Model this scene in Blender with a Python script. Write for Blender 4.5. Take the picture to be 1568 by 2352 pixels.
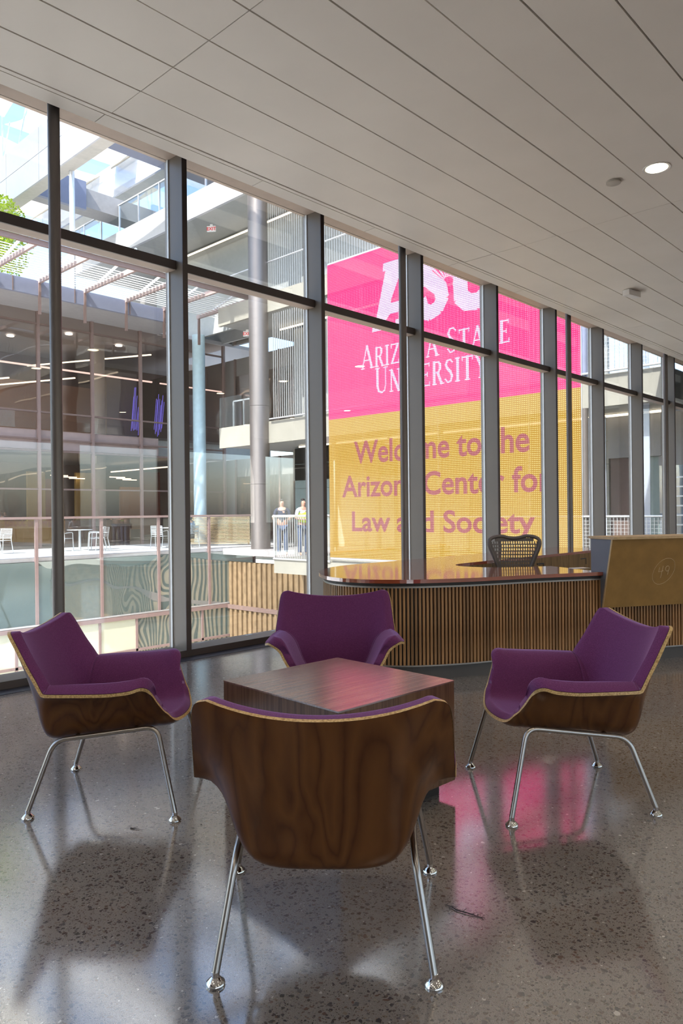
import bpy, math, random
from mathutils import Vector, Matrix
R = math.radians
random.seed(7)
scene = bpy.context.scene
for o in list(bpy.data.objects): bpy.data.objects.remove(o)
COL = scene.collection

# ---------------------------------------------------------------- camera
# world axes: X along the window wall, Y out through it, Z up; floor at 0
F_PX = 1686.0
FW = Vector((0.7263, 0.6874, 0)); RT = Vector((0.6874, -0.7263, 0)); UP = Vector((0, 0, 1))
ROLL = 0.0105
cam = bpy.data.cameras.new('camera'); cam_o = bpy.data.objects.new('camera', cam); COL.objects.link(cam_o)
cam.sensor_fit = 'VERTICAL'; cam.sensor_height = 36; cam.lens = F_PX / 2352 * 36
cam.clip_start = .05; cam.clip_end = 500
cr = RT * math.cos(ROLL) - UP * math.sin(ROLL); cu = RT * math.sin(ROLL) + UP * math.cos(ROLL); cb = -FW
cam_o.matrix_world = Matrix(((cr.x, cu.x, cb.x, 0), (cr.y, cu.y, cb.y, 0), (cr.z, cu.z, cb.z, 1.25), (0, 0, 0, 1)))
scene.camera = cam_o
# ---------------------------------------------------------------- world, sun, exposure
W = bpy.data.worlds.new('world'); scene.world = W; W.use_nodes = True
wn = W.node_tree.nodes; wl = W.node_tree.links; wn.clear()
sky = wn.new('ShaderNodeTexSky'); sky.sky_type = 'NISHITA'; sky.sun_disc = False
sky.sun_elevation = R(52); sky.sun_rotation = R(255); sky.air_density = 1.0; sky.dust_density = 2.2; sky.ozone_density = 1.6
bg = wn.new('ShaderNodeBackground'); bg.inputs['Strength'].default_value = 0.50
wo = wn.new('ShaderNodeOutputWorld'); wl.new(sky.outputs[0], bg.inputs[0]); wl.new(bg.outputs[0], wo.inputs[0])
sun = bpy.data.lights.new('sun', 'SUN'); sun.energy = 8.2; sun.angle = R(.6); sun.color = (1, .96, .9)
sun_o = bpy.data.objects.new('sun', sun); COL.objects.link(sun_o)
sun_o.rotation_euler = Vector((.62, .16, -.76)).to_track_quat('-Z', 'Y').to_euler()
DOWNLIGHT_W = 8.0
vs = scene.view_settings
vs.view_transform = 'Standard'; vs.look = 'None'; vs.exposure = 0.45; vs.gamma = 1.0; vs.use_curve_mapping = False
scene.display_settings.display_device = 'sRGB'
cy = scene.cycles
cy.use_denoising = True; cy.max_bounces = 8; cy.diffuse_bounces = 5; cy.glossy_bounces = 5
cy.transparent_max_bounces = 16; cy.sample_clamp_indirect = 6.0; cy.caustics_reflective = False; cy.caustics_refractive = False

# ---------------------------------------------------------------- materials
MATS = {}
def newmat(name):
    m = bpy.data.materials.new(name); m.use_nodes = True; nt = m.node_tree; nt.nodes.clear()
    out = nt.nodes.new('ShaderNodeOutputMaterial')
    MATS[name] = m
    return m, nt, out
def nd(nt, typ, **kw):
    n = nt.nodes.new(typ)
    for k, v in kw.items():
        if k in n.inputs.keys(): n.inputs[k].default_value = v
        else: setattr(n, k, v)
    return n
def bsdf(nt, out, col=(.8, .8, .8), rough=.5, metal=0., spec=.5, coat=0., coat_rough=.1, sheen=0.):
    b = nt.nodes.new('ShaderNodeBsdfPrincipled')
    b.inputs['Base Color'].default_value = (*col, 1); b.inputs['Roughness'].default_value = rough
    b.inputs['Metallic'].default_value = metal; b.inputs['Specular IOR Level'].default_value = spec
    b.inputs['Coat Weight'].default_value = coat; b.inputs['Coat Roughness'].default_value = coat_rough
    b.inputs['Sheen Weight'].default_value = sheen
    nt.links.new(b.outputs[0], out.inputs[0]); return b
def ramp(nt, fac, stops, interp='LINEAR'):
    r = nt.nodes.new('ShaderNodeValToRGB'); r.color_ramp.interpolation = interp
    e = r.color_ramp.elements
    while len(e) > 1: e.remove(e[-1])
    e[0].position = stops[0][0]; e[0].color = (*stops[0][1], 1)
    for p, c in stops[1:]:
        k = e.new(p); k.color = (*c, 1)
    nt.links.new(fac, r.inputs[0]); return r
def mix(nt, fac, a, b, mode='MIX'):
    m = nt.nodes.new('ShaderNodeMix'); m.data_type = 'RGBA'; m.blend_type = mode
    for i, v in ((0, fac), (6, a), (7, b)):
        if hasattr(v, 'is_linked') or hasattr(v, 'links'): nt.links.new(v, m.inputs[i])
        elif isinstance(v, (int, float)): m.inputs[i].default_value = v
        else: m.inputs[i].default_value = (*v, 1)
    return m.outputs[2]
def math_(nt, op, a, b=None):
    m = nt.nodes.new('ShaderNodeMath'); m.operation = op
    for i, v in ((0, a), (1, b)):
        if v is None: continue
        if isinstance(v, (int, float)): m.inputs[i].default_value = v
        else: nt.links.new(v, m.inputs[i])
    return m.outputs[0]
def coords(nt, scale=(1, 1, 1), kind='Object', rot=(0, 0, 0)):
    t = nt.nodes.new('ShaderNodeTexCoord'); mp = nt.nodes.new('ShaderNodeMapping')
    mp.inputs['Scale'].default_value = scale; mp.inputs['Rotation'].default_value = rot
    nt.links.new(t.outputs[kind], mp.inputs[0]); return mp.outputs[0]
def bump(nt, b, h, strength=.1, dist=.01):
    n = nt.nodes.new('ShaderNodeBump'); n.inputs['Strength'].default_value = strength; n.inputs['Distance'].default_value = dist
    nt.links.new(h, n.inputs['Height']); nt.links.new(n.outputs[0], b.inputs['Normal'])

def plain(name, col, rough=.5, metal=0., spec=.5, var=.06, scale=6., coat=0.):
    m, nt, out = newmat(name); b = bsdf(nt, out, col, rough, metal, spec, coat)
    n = nd(nt, 'ShaderNodeTexNoise', Scale=scale, Detail=3.0); nt.links.new(coords(nt), n.inputs['Vector'])
    lo = tuple(c * (1 - var) for c in col); hi = tuple(min(1, c * (1 + var)) for c in col)
    r = ramp(nt, n.outputs[0], [(.3, lo), (.7, hi)]); nt.links.new(r.outputs[0], b.inputs['Base Color'])
    return m
def emit(name, col, s):
    m, nt, out = newmat(name); e = nt.nodes.new('ShaderNodeEmission')
    e.inputs[0].default_value = (*col, 1); e.inputs[1].default_value = s; nt.links.new(e.outputs[0], out.inputs[0]); return m
def glass(name, tint=(1, 1, 1), refl=.10, wav=0., rough=0.0, body=None, body_fac=0.):
    """a thin pane: clear sheet + fresnel mirror (+ a little body colour for tinted glass)"""
    m, nt, out = newmat(name)
    tr = nt.nodes.new('ShaderNodeBsdfTransparent'); tr.inputs[0].default_value = (*tint, 1)
    gl = nt.nodes.new('ShaderNodeBsdfGlossy'); gl.inputs['Roughness'].default_value = rough
    lw = nt.nodes.new('ShaderNodeLayerWeight'); lw.inputs[0].default_value = .35
    mr = nt.nodes.new('ShaderNodeMapRange'); mr.inputs[3].default_value = refl; mr.inputs[4].default_value = min(1, refl * 3 + .25)
    nt.links.new(lw.outputs['Fresnel'], mr.inputs[0])
    first = tr.outputs[0]
    if body:
        d = nt.nodes.new('ShaderNodeBsdfDiffuse'); d.inputs[0].default_value = (*body, 1)
        mb = nt.nodes.new('ShaderNodeMixShader'); mb.inputs[0].default_value = body_fac
        nt.links.new(tr.outputs[0], mb.inputs[1]); nt.links.new(d.outputs[0], mb.inputs[2]); first = mb.outputs[0]
    ms = nt.nodes.new('ShaderNodeMixShader'); nt.links.new(mr.outputs[0], ms.inputs[0])
    nt.links.new(first, ms.inputs[1]); nt.links.new(gl.outputs[0], ms.inputs[2]); nt.links.new(ms.outputs[0], out.inputs[0])
    if wav:
        n = nd(nt, 'ShaderNodeTexNoise', Scale=.55, Detail=1.0); nt.links.new(coords(nt), n.inputs['Vector'])
        bp = nt.nodes.new('ShaderNodeBump'); bp.inputs['Strength'].default_value = wav; bp.inputs['Distance'].default_value = .3
        nt.links.new(n.outputs[0], bp.inputs['Height']); nt.links.new(bp.outputs[0], gl.inputs['Normal'])
    return m

# terrazzo-like polished concrete
def m_floor():
    m, nt, out = newmat('polished_concrete'); b = bsdf(nt, out, (.3, .28, .26), .17, 0, .5); b.inputs['IOR'].default_value = 3.3
    t = nt.nodes.new('ShaderNodeTexCoord'); P = t.outputs['Object']
    warp = nd(nt, 'ShaderNodeTexNoise', Scale=60.0, Detail=2.0); nt.links.new(P, warp.inputs['Vector'])
    va = nt.nodes.new('ShaderNodeVectorMath'); va.operation = 'MULTIPLY_ADD'
    nt.links.new(warp.outputs['Color'], va.inputs[0]); va.inputs[1].default_value = (.016, .016, .0); nt.links.new(P, va.inputs[2])
    PW = va.outputs[0]
    fine = nd(nt, 'ShaderNodeTexNoise', Scale=420.0, Detail=3.0); nt.links.new(P, fine.inputs['Vector'])
    big = nd(nt, 'ShaderNodeTexNoise', Scale=1.1, Detail=4.0); nt.links.new(P, big.inputs['Vector'])
    base = ramp(nt, fine.outputs[0], [(.3, (.165, .148, .138)), (.5, (.24, .217, .20)), (.72, (.33, .302, .275))]).outputs[0]
    tone = ramp(nt, big.outputs[0], [(.3, (.86, .86, .86)), (.7, (1.08, 1.06, 1.04))]).outputs[0]
    col = mix(nt, 1.0, base, tone, 'MULTIPLY')
    chip_cols = [(0, (.032, .034, .045)), (.2, (.075, .05, .045)), (.38, (.125, .07, .055)), (.52, (.10, .10, .105)), (.68, (.19, .15, .115)), (.80, (.05, .055, .05)), (.93, (.26, .23, .19)), (.975, (.5, .47, .43))]
    for sc, thr, seed in ((62.0, .30, 0.), (105.0, .30, 3.3), (210.0, .30, 9.1)):
        v = nd(nt, 'ShaderNodeTexVoronoi', Scale=sc); v.feature = 'F1'
        mp = nt.nodes.new('ShaderNodeMapping'); mp.inputs['Location'].default_value = (seed, seed * 1.7, 0); mp.inputs['Scale'].default_value = (1, 1, 0)
        nt.links.new(PW, mp.inputs[0]); nt.links.new(mp.outputs[0], v.inputs['Vector'])
        sep = nt.nodes.new('ShaderNodeSeparateColor'); nt.links.new(v.outputs['Color'], sep.inputs[0])
        cc = ramp(nt, sep.outputs[0], chip_cols, 'CONSTANT').outputs[0]
        lim = math_(nt, 'MULTIPLY', sep.outputs[1], thr * 1.75)
        inside = math_(nt, 'LESS_THAN', v.outputs['Distance'], lim)
        keep = math_(nt, 'GREATER_THAN', sep.outputs[2], .26)
        col = mix(nt, math_(nt, 'MULTIPLY', math_(nt, 'MULTIPLY', inside, keep), .88), col, cc)
    nt.links.new(col, b.inputs['Base Color'])
    rr = ramp(nt, big.outputs[0], [(.3, (.085,) * 3), (.7, (.15,) * 3)]); nt.links.new(rr.outputs[0], b.inputs['Roughness'])
    return m
def m_wood(name, dark, mid, light, scale=(9, 9, .9), rough=.35, spec=.4, dist=5.5, coat=0., vary=0.):
    m, nt, out = newmat(name); b = bsdf(nt, out, mid, rough, 0, spec, coat)
    P = coords(nt, scale)
    n1 = nd(nt, 'ShaderNodeTexNoise', Scale=1.0, Detail=2.0, Distortion=.5); nt.links.new(P, n1.inputs['Vector'])
    rings = math_(nt, 'FRACT', math_(nt, 'MULTIPLY', n1.outputs[0], dist))
    tri = math_(nt, 'ABSOLUTE', math_(nt, 'SUBTRACT', math_(nt, 'MULTIPLY', rings, 2.0), 1.0))
    n2 = nd(nt, 'ShaderNodeTexNoise', Scale=14.0, Detail=4.0); nt.links.new(P, n2.inputs['Vector'])
    f = math_(nt, 'ADD', math_(nt, 'MULTIPLY', tri, .72), math_(nt, 'MULTIPLY', n2.outputs[0], .3))
    c = ramp(nt, f, [(.10, dark), (.36, mid), (.88, light)]).outputs[0]
    if vary:
        oi = nt.nodes.new('ShaderNodeObjectInfo')
        k = ramp(nt, oi.outputs['Random'], [(0, (1 - vary,) * 3), (1, (1 + vary, 1 + vary * .9, 1 + vary * .8))]).outputs[0]
        c = mix(nt, 1.0, c, k, 'MULTIPLY')
    nt.links.new(c, b.inputs['Base Color']); bump(nt, b, n2.outputs[0], .06, .002)
    return m
def m_fabric():
    m, nt, out = newmat('purple_wool'); b = bsdf(nt, out, (.1, .02, .09), .85, 0, .15, 0, .1, .0)
    n = nd(nt, 'ShaderNodeTexNoise', Scale=700.0, Detail=2.0); nt.links.new(coords(nt), n.inputs['Vector'])
    r = ramp(nt, n.outputs[0], [(.35, (.080, .018, .064)), (.55, (.150, .036, .122)), (.75, (.25, .08, .23))])
    nt.links.new(r.outputs[0], b.inputs['Base Color'])
    b.inputs['Sheen Weight'].default_value = .5; b.inputs['Sheen Roughness'].default_value = .4; b.inputs['Sheen Tint'].default_value = (.75, .5, .95, 1)
    bump(nt, b, n.outputs[0], .25, .002); return m
def m_ply():
    m, nt, out = newmat('plywood_edge'); b = bsdf(nt, out, (.55, .36, .14), .45)
    n = nd(nt, 'ShaderNodeTexNoise', Scale=160.0, Detail=2.0); nt.links.new(coords(nt), n.inputs['Vector'])
    r = ramp(nt, n.outputs[0], [(.35, (.36, .21, .07)), (.6, (.62, .42, .18))]); nt.links.new(r.outputs[0], b.inputs['Base Color']); return m
def m_led(name, base, dot, s_base, s_dot, clear):
    """LED mesh: a grid of bright diodes on a see-through net"""
    m, nt, out = newmat(name)
    g = nt.nodes.new('ShaderNodeNewGeometry'); sp = nt.nodes.new('ShaderNodeSeparateXYZ'); nt.links.new(g.outputs['Position'], sp.inputs[0])
    p = .0425
    a = math_(nt, 'SUBTRACT', math_(nt, 'FRACT', math_(nt, 'DIVIDE', sp.outputs[1], p)), .5)
    c = math_(nt, 'SUBTRACT', math_(nt, 'FRACT', math_(nt, 'DIVIDE', sp.outputs[2], p)), .5)
    d = math_(nt, 'ADD', math_(nt, 'MULTIPLY', a, a), math_(nt, 'MULTIPLY', c, c))
    k = math_(nt, 'LESS_THAN', d, .055)
    e1 = nt.nodes.new('ShaderNodeEmission'); e1.inputs[0].default_value = (*base, 1); e1.inputs[1].default_value = s_base
    e2 = nt.nodes.new('ShaderNodeEmission'); e2.inputs[0].default_value = (*dot, 1); e2.inputs[1].default_value = s_dot
    tr = nt.nodes.new('ShaderNodeBsdfTransparent')
    m1 = nt.nodes.new('ShaderNodeMixShader'); m1.inputs[0].default_value = clear
    nt.links.new(e1.outputs[0], m1.inputs[1]); nt.links.new(tr.outputs[0], m1.inputs[2])
    m2 = nt.nodes.new('ShaderNodeMixShader'); nt.links.new(k, m2.inputs[0]); nt.links.new(m1.outputs[0], m2.inputs[1]); nt.links.new(e2.outputs[0], m2.inputs[2])
    tn = nt.nodes.new('ShaderNodeSeparateXYZ'); nt.links.new(g.outputs['True Normal'], tn.inputs[0])
    isf = math_(nt, 'LESS_THAN', tn.outputs[0], -.5)
    lit = math_(nt, 'MULTIPLY', isf, math_(nt, 'SUBTRACT', 1.0, g.outputs['Backfacing']))
    tb_ = nt.nodes.new('ShaderNodeBsdfTransparent'); m3 = nt.nodes.new('ShaderNodeMixShader')
    nt.links.new(lit, m3.inputs[0]); nt.links.new(tb_.outputs[0], m3.inputs[1]); nt.links.new(m2.outputs[0], m3.inputs[2])
    nt.links.new(m3.outputs[0], out.inputs[0]); return m
def m_stone():
    return plain('cream_stone', (.30, .288, .245), .6, scale=2.5, var=.05)
def m_leaf():
    m, nt, out = newmat('leaf'); b = bsdf(nt, out, (.2, .35, .03), .5)
    oi = nd(nt, 'ShaderNodeTexNoise', Scale=9.0); nt.links.new(coords(nt), oi.inputs['Vector'])
    r = ramp(nt, oi.outputs[0], [(.3, (.20, .33, .02)), (.7, (.62, .74, .06))]); nt.links.new(r.outputs[0], b.inputs['Base Color'])
    t = nt.nodes.new('ShaderNodeBsdfTranslucent'); nt.links.new(r.outputs[0], t.inputs[0])
    ms = nt.nodes.new('ShaderNodeMixShader'); ms.inputs[0].default_value = .5
    nt.links.new(b.outputs[0], ms.inputs[1]); nt.links.new(t.outputs[0], ms.inputs[2]); nt.links.new(ms.outputs[0], out.inputs[0]); return m
def m_sail():
    m, nt, out = newmat('sail_cloth')
    d = nt.nodes.new('ShaderNodeBsdfDiffuse'); d.inputs[0].default_value = (.9, .88, .82, 1)
    t = nt.nodes.new('ShaderNodeBsdfTranslucent'); t.inputs[0].default_value = (.93, .9, .83, 1)
    ms = nt.nodes.new('ShaderNodeMixShader'); ms.inputs[0].default_value = .6
    nt.links.new(d.outputs[0], ms.inputs[1]); nt.links.new(t.outputs[0], ms.inputs[2]); nt.links.new(ms.outputs[0], out.inputs[0]); return m
def m_print():
    m, nt, out = newmat('patterned_shirt'); b = bsdf(nt, out, (.2, .3, .5), .8)
    v = nd(nt, 'ShaderNodeTexVoronoi', Scale=22.0); nt.links.new(coords(nt), v.inputs['Vector'])
    r = ramp(nt, v.outputs['Distance'], [(.3, (.04, .1, .28)), (.5, (.55, .66, .8))]); nt.links.new(r.outputs[0], b.inputs['Base Color']); return m

M = {}
M['floor'] = m_floor()
M['panel'] = plain('ceiling_panel_paint', (.80, .755, .69), .42, 0, .35, .035, 1.4)
M['void'] = plain('ceiling_void', (.02, .018, .016), .9)
M['plaster'] = plain('plaster', (.66, .63, .58), .7)
M['fin'] = plain('mullion_paint', (.15, .125, .1), .4, .0, .45, .03, 2)
M['fin_dark'] = plain('fin_shade_dark_trim', (.105, .085, .08), .4, .0, .4, .05, 2)  # shade on the fin fronts painted as a darker tone; shared with dark trim
M['bronze'] = plain('bronze_paint', (.42, .33, .27), .45, 0, .4)
M['post'] = plain('post_paint', (.17, .15, .14), .35, .3, .5, .04)
M['strip'] = plain('floor_strip_metal', (.05, .05, .065), .35, .5)
M['glass'] = glass('clear_glass', (.97, .985, .98), .045)
M['glass_edge'] = plain('gasket', (.72, .74, .74), .3)
M['walnut'] = m_wood('walnut_veneer', (.072, .024, .008), (.108, .039, .012), (.15, .058, .017), (5.5, 5.5, .20), .34, .25, 8.5)
M['table_wood'] = m_wood('table_veneer', (.085, .040, .02), (.13, .065, .033), (.18, .095, .05), (30, 30, .8), .3, .45, 4)
M['table_top'] = m_wood('table_top_veneer', (.135, .078, .055), (.20, .12, .084), (.27, .165, .118), (1.1, 28, 28), .22, .5, 4)
M['slat'] = m_wood('slat_wood', (.12, .055, .02), (.27, .135, .052), (.4, .22, .095), (30, 30, 1.5), .45, .35, 4, 0, .28)
M['fabric'] = m_fabric(); M['ply'] = m_ply()
M['steel'] = plain('brushed_steel', (.42, .39, .36), .28, 1.0, .5, .05, 30)
M['chrome'] = plain('chrome', (.8, .8, .8), .08, 1.0)
M['red_top'] = plain('red_laminate', (.33, .075, .035), .05, 0, .6, .03, 3, .6)
M['desk_dark'] = plain('desk_dark', (.03, .022, .018), .6)
M['desk_strip'] = plain('desk_metal_strip', (.30, .27, .24), .35, .4)
M['kick'] = plain('kick_plate', (.10, .085, .075), .5)
M['drawer'] = m_wood('drawer_wood', (.10, .055, .018), (.2, .115, .04), (.27, .165, .065), (20, 20, 1), .45)
M['black'] = plain('black_plastic', (.02, .02, .022), .4)
M['mdf'] = plain('hardboard', (.30, .165, .045), .55, 0, .35, .12, 9)
M['grey_lam'] = plain('grey_laminate', (.155, .16, .185), .5, 0, .4, .04)
M['ply_board'] = plain('ply_board', (.52, .36, .19), .5, 0, .4, .12, 25)
M['chalk'] = plain('chalk', (.62, .45, .27), .9)
M['mesh_back'] = plain('chair_plastic', (.13, .11, .10), .45)
M['lamp'] = emit('lamp_lens', (1, .84, .55), 14.0)
M['white'] = plain('white_plastic', (.75, .74, .72), .4)
M['beige'] = plain('beige_plastic', (.50, .47, .42), .45)
M['stone'] = m_stone()
M['fascia'] = plain('white_fascia', (.50, .51, .54), .5, 0, .4, .03)
M['soffit'] = plain('grey_soffit', (.36, .37, .36), .5)
M['alu'] = plain('aluminium', (.72, .73, .76), .3, .7)
M['bluegrey'] = plain('blue_grey_panel', (.20, .225, .32), .45)
M['pinkband'] = plain('pink_grey_band', (.36, .27, .25), .5)  # pink light from the display painted into the slab band's colour
M['mull_pink'] = plain('bronze_mullion', (.24, .165, .15), .45)
M['teal_glass'] = glass('teal_glass', (.40, .52, .5), .42, .30, 0, (.22, .31, .30), .6)
M['cream_glass'] = glass('cream_spandrel_glass', (.8, .8, .7), .08, .1, 0, (.62, .63, .48), .85)
M['facade_glass'] = glass('facade_glass', (.86, .80, .76), .05, .08)
M['guard_glass'] = glass('guard_glass', (.90, .93, .93), .05)
M['blue_glass'] = glass('blue_glass', (.6, .75, .9), .25, .06, 0, (.45, .62, .85), .3)
M['terrace'] = plain('terrace_paving', (.5, .5, .52), .7)
M['ground'] = plain('courtyard_paving', (.62, .60, .56), .8)
M['int_dark'] = plain('interior_dark', (.17, .115, .10), .8)
M['int_warm'] = plain('interior_warm', (.46, .29, .21), .8)
M['orange'] = plain('orange_panel', (.55, .22, .06), .6); M['yellow'] = plain('yellow_panel', (.60, .46, .16), .6)
M['redp'] = plain('red_panel', (.38, .10, .07), .6); M['greyp'] = plain('grey_panel', (.34, .33, .33), .6)
M['column'] = plain('light_column', (.62, .62, .59), .5); M['teal_col'] = plain('pale_blue_column', (.45, .62, .70), .5)
M['metalcol'] = plain('metal_column', (.25, .225, .215), .40, .75, .5, .03)
M['line'] = emit('line_light', (1, .83, .62), 3.0)
M['line_pink'] = emit('pink_line_light', (1, .72, .68), 1.6)
M['dl'] = emit('far_downlight', (1, .93, .85), 5.0)
M['sail'] = m_sail(); M['leaf'] = m_leaf(); M['bark'] = plain('bark', (.12, .08, .05), .9)
M['wire'] = plain('stainless_wire', (.62, .63, .63), .3, .6)
M['exit'] = plain('exit_sign_white', (.85, .85, .83), .4); M['exit_red'] = emit('exit_red', (.9, .05, .05), 1.0)
M['skin'] = plain('skin', (.42, .24, .17), .55); M['hair'] = plain('hair', (.015, .012, .011), .5)
M['navy'] = plain('navy_cloth', (.018, .022, .05), .85); M['jeans'] = plain('jeans', (.06, .09, .17), .85)
M['sky_shirt'] = plain('pale_shirt', (.62, .68, .78), .8); M['hivis'] = plain('hivis', (.60, .85, .05), .7)
M['print'] = m_print(); M['trouser'] = plain('dark_trousers', (.03, .03, .035), .85)
M['corner'] = plain('corner_wall_grey', (.20, .19, .18), .6); M['tealwall'] = plain('teal_grey_wall', (.22, .29, .28), .4)
M['timber'] = plain('warm_timber', (.22, .155, .09), .6, 0, .3, .2, 4)
M['film'] = glass('pale_film_glass', (.8, .84, .9), .08, 0, 0, (.62, .68, .82), .55)
M['poster'] = plain('poster_dark', (.04, .035, .035), .5); M['violet'] = emit('violet_led', (.22, .2, 1.0), 1.0)
M['led_pink'] = m_led('led_magenta', (.80, .018, .17), (1, .24, .50), 1.9, 1.8, .10)
M['led_yel'] = m_led('led_gold', (.76, .40, .035), (1, .80, .35), 1.1, 1.7, .13)
M['led_white'] = m_led('led_white', (.70, .50, .80), (1, 1, 1), 1.3, 3.0, .05)
M['led_plum'] = m_led('led_plum', (.52, .08, .18), (.95, .5, .5), 1.0, 1.15, .16)
for _n, _i in (('table_top', 2.6), ('red_top', 2.4)): M[_n].node_tree.nodes['Principled BSDF'].inputs['IOR'].default_value = _i
M['feather'] = plain('feather_fluff', (.05, .045, .045), .9)

# ---------------------------------------------------------------- mesh helpers
class MB:
    def __init__(s): s.v = []; s.f = []; s.m = []; s.mi = 0
    def add(s, vs, fs):
        o = len(s.v); s.v += [tuple(x) for x in vs]
        for q in fs: s.f.append(tuple(i + o for i in q)); s.m.append(s.mi)
        return s
    def box(s, x0, x1, y0, y1, z0, z1):
        return s.add([(x0, y0, z0), (x1, y0, z0), (x1, y1, z0), (x0, y1, z0), (x0, y0, z1), (x1, y0, z1), (x1, y1, z1), (x0, y1, z1)],
                     [(0, 3, 2, 1), (4, 5, 6, 7), (0, 1, 5, 4), (1, 2, 6, 5), (2, 3, 7, 6), (3, 0, 4, 7)])
    def bar(s, a, b, w, h, up=(0, 0, 1)):
        a = Vector(a); b = Vector(b); d = (b - a).normalized(); u = Vector(up)
        r = d.cross(u)
        if r.length < 1e-5: r = d.cross(Vector((1, 0, 0)))
        r.normalize(); u = r.cross(d)
        q = [p + r * (i * w / 2) + u * (j * h / 2) for p in (a, b) for i, j in ((-1, -1), (1, -1), (1, 1), (-1, 1))]
        return s.add(q, [(0, 1, 2, 3), (7, 6, 5, 4), (0, 4, 5, 1), (1, 5, 6, 2), (2, 6, 7, 3), (3, 7, 4, 0)])
    def tube(s, pts, r, n=8, cap=True):
        pts = [Vector(p) for p in pts]; N = len(pts); rs = r if isinstance(r, (list, tuple)) else [r] * N
        d0 = (pts[1] - pts[0]).normalized(); ref = Vector((0, 0, 1)) if abs(d0.z) < .9 else Vector((1, 0, 0))
        vs = []; u = d0.cross(ref).normalized()
        for i, p in enumerate(pts):
            d = (pts[min(i + 1, N - 1)] - pts[max(i - 1, 0)]).normalized()
            u = (u - d * u.dot(d)).normalized(); w = d.cross(u)
            vs += [p + (u * math.cos(2 * math.pi * k / n) + w * math.sin(2 * math.pi * k / n)) * rs[i] for k in range(n)]
        fs = [(i * n + k, i * n + (k + 1) % n, (i + 1) * n + (k + 1) % n, (i + 1) * n + k) for i in range(N - 1) for k in range(n)]
        if cap: fs += [tuple(range(n - 1, -1, -1)), tuple((N - 1) * n + k for k in range(n))]
        return s.add(vs, fs)
    def lathe(s, prof, c=(0, 0, 0), n=24):
        vs = []; N = len(prof)
        for r, z in prof: vs += [(c[0] + r * math.cos(2 * math.pi * k / n), c[1] + r * math.sin(2 * math.pi * k / n), c[2] + z) for k in range(n)]
        fs = [(i * n + k, i * n + (k + 1) % n, (i + 1) * n + (k + 1) % n, (i + 1) * n + k) for i in range(N - 1) for k in range(n)]
        fs += [tuple(range(n - 1, -1, -1)), tuple((N - 1) * n + k for k in range(n))]
        return s.add(vs, fs)
    def prism(s, poly, z0, z1):
        n = len(poly)
        vs = [(x, y, z0) for x, y in poly] + [(x, y, z1) for x, y in poly]
        return s.add(vs, [tuple(range(n - 1, -1, -1)), tuple(range(n, 2 * n))] + [(i, (i + 1) % n, n + (i + 1) % n, n + i) for i in range(n)])
    def mesh(s, name, mats, smooth=False):
        me = bpy.data.meshes.new(name); me.from_pydata(s.v, [], s.f)
        for m in (mats if isinstance(mats, (list, tuple)) else [mats]): me.materials.append(m)
        me.polygons.foreach_set('material_index', s.m)
        me.update()
        if smooth:
            me.polygons.foreach_set('use_smooth', [True] * len(me.polygons))
            if smooth != 'all': me.set_sharp_from_angle(angle=R(50))
        return me
    def build(s, name, mats, parent=None, smooth=False, loc=None):
        return obj(name, s.mesh(name, mats, smooth), parent, loc)
def obj(name, me, parent=None, loc=None, rotz=0):
    o = bpy.data.objects.new(name, me); COL.objects.link(o)
    if parent: o.parent = parent
    if loc: o.location = loc
    if rotz: o.rotation_euler = (0, 0, rotz)
    return o
def tag(o, label=None, cat=None, group=None, kind=None):
    if label: o['label'] = label
    if cat: o['category'] = cat
    if group: o['group'] = group
    if kind: o['kind'] = kind
    return o
def thing(name, label, cat, loc=(0, 0, 0), rotz=0, group=None):
    o = bpy.data.objects.new(name, None); COL.objects.link(o); o.location = loc; o.rotation_euler = (0, 0, rotz); o.empty_display_size = .2
    return tag(o, label, cat, group)
def struct(name, label, loc=(0, 0, 0)):
    o = bpy.data.objects.new(name, None); COL.objects.link(o); o.location = loc
    return tag(o, label, None, None, 'structure')
def copy_tree(o, loc=None, rotz=None, label=None, parent=None):
    c = o.copy(); COL.objects.link(c); c.parent = parent
    if loc is not None: c.location = loc
    if rotz is not None: c.rotation_euler = (0, 0, rotz)
    if label: c['label'] = label
    for ch in [x for x in list(bpy.data.objects) if x.parent == o]: copy_tree(ch, parent=c)
    return c
def smooth_by_angle(me, ang=40):
    me.polygons.foreach_set('use_smooth', [True] * len(me.polygons))
    try: me.set_sharp_from_angle(angle=R(ang))
    except Exception: pass
    return me
def arc_fillet(pts, r, n=6):
    """polyline with rounded corners"""
    P = [Vector(p) for p in pts]; out = [P[0]]
    for i in range(1, len(P) - 1):
        a, b, c = P[i - 1], P[i], P[i + 1]; d1 = (a - b).normalized(); d2 = (c - b).normalized()
        k = min(r, (a - b).length * .49, (c - b).length * .49)
        p0 = b + d1 * k; p2 = b + d2 * k
        for j in range(n + 1):
            t = j / n; out.append(p0 * (1 - t) ** 2 + b * 2 * t * (1 - t) + p2 * t * t)
    return out + [P[-1]]

# ================================================================ THE ROOM
V_IN = 5.385; V_GL = 5.60; Z_HEAD = 4.40; Z_TR = 3.478; Z_C = 3.94
U_M = [3.732 + 1.709 * k for k in range(-5, 9)]
# floor
f = MB(); f.box(-8, 21, -9, 5.23, -.30, 0); fo = f.build('floor', M['floor']); tag(fo, 'polished speckled concrete floor with glossy reflections', None, None, 'structure')
f = MB(); f.box(-8, 21, 5.23, V_IN + .02, -.30, .003); so = f.build('trim_1', M['strip']); tag(so, 'dark metal strip in the floor along the glass wall', None, None, 'structure')
f = MB(); f.box(-8, 21, V_IN + .02, V_GL + .12, -.55, -.002); tag(f.build('trim_2', M['fin_dark']), 'slab edge under the glass wall', None, None, 'structure')
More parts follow.
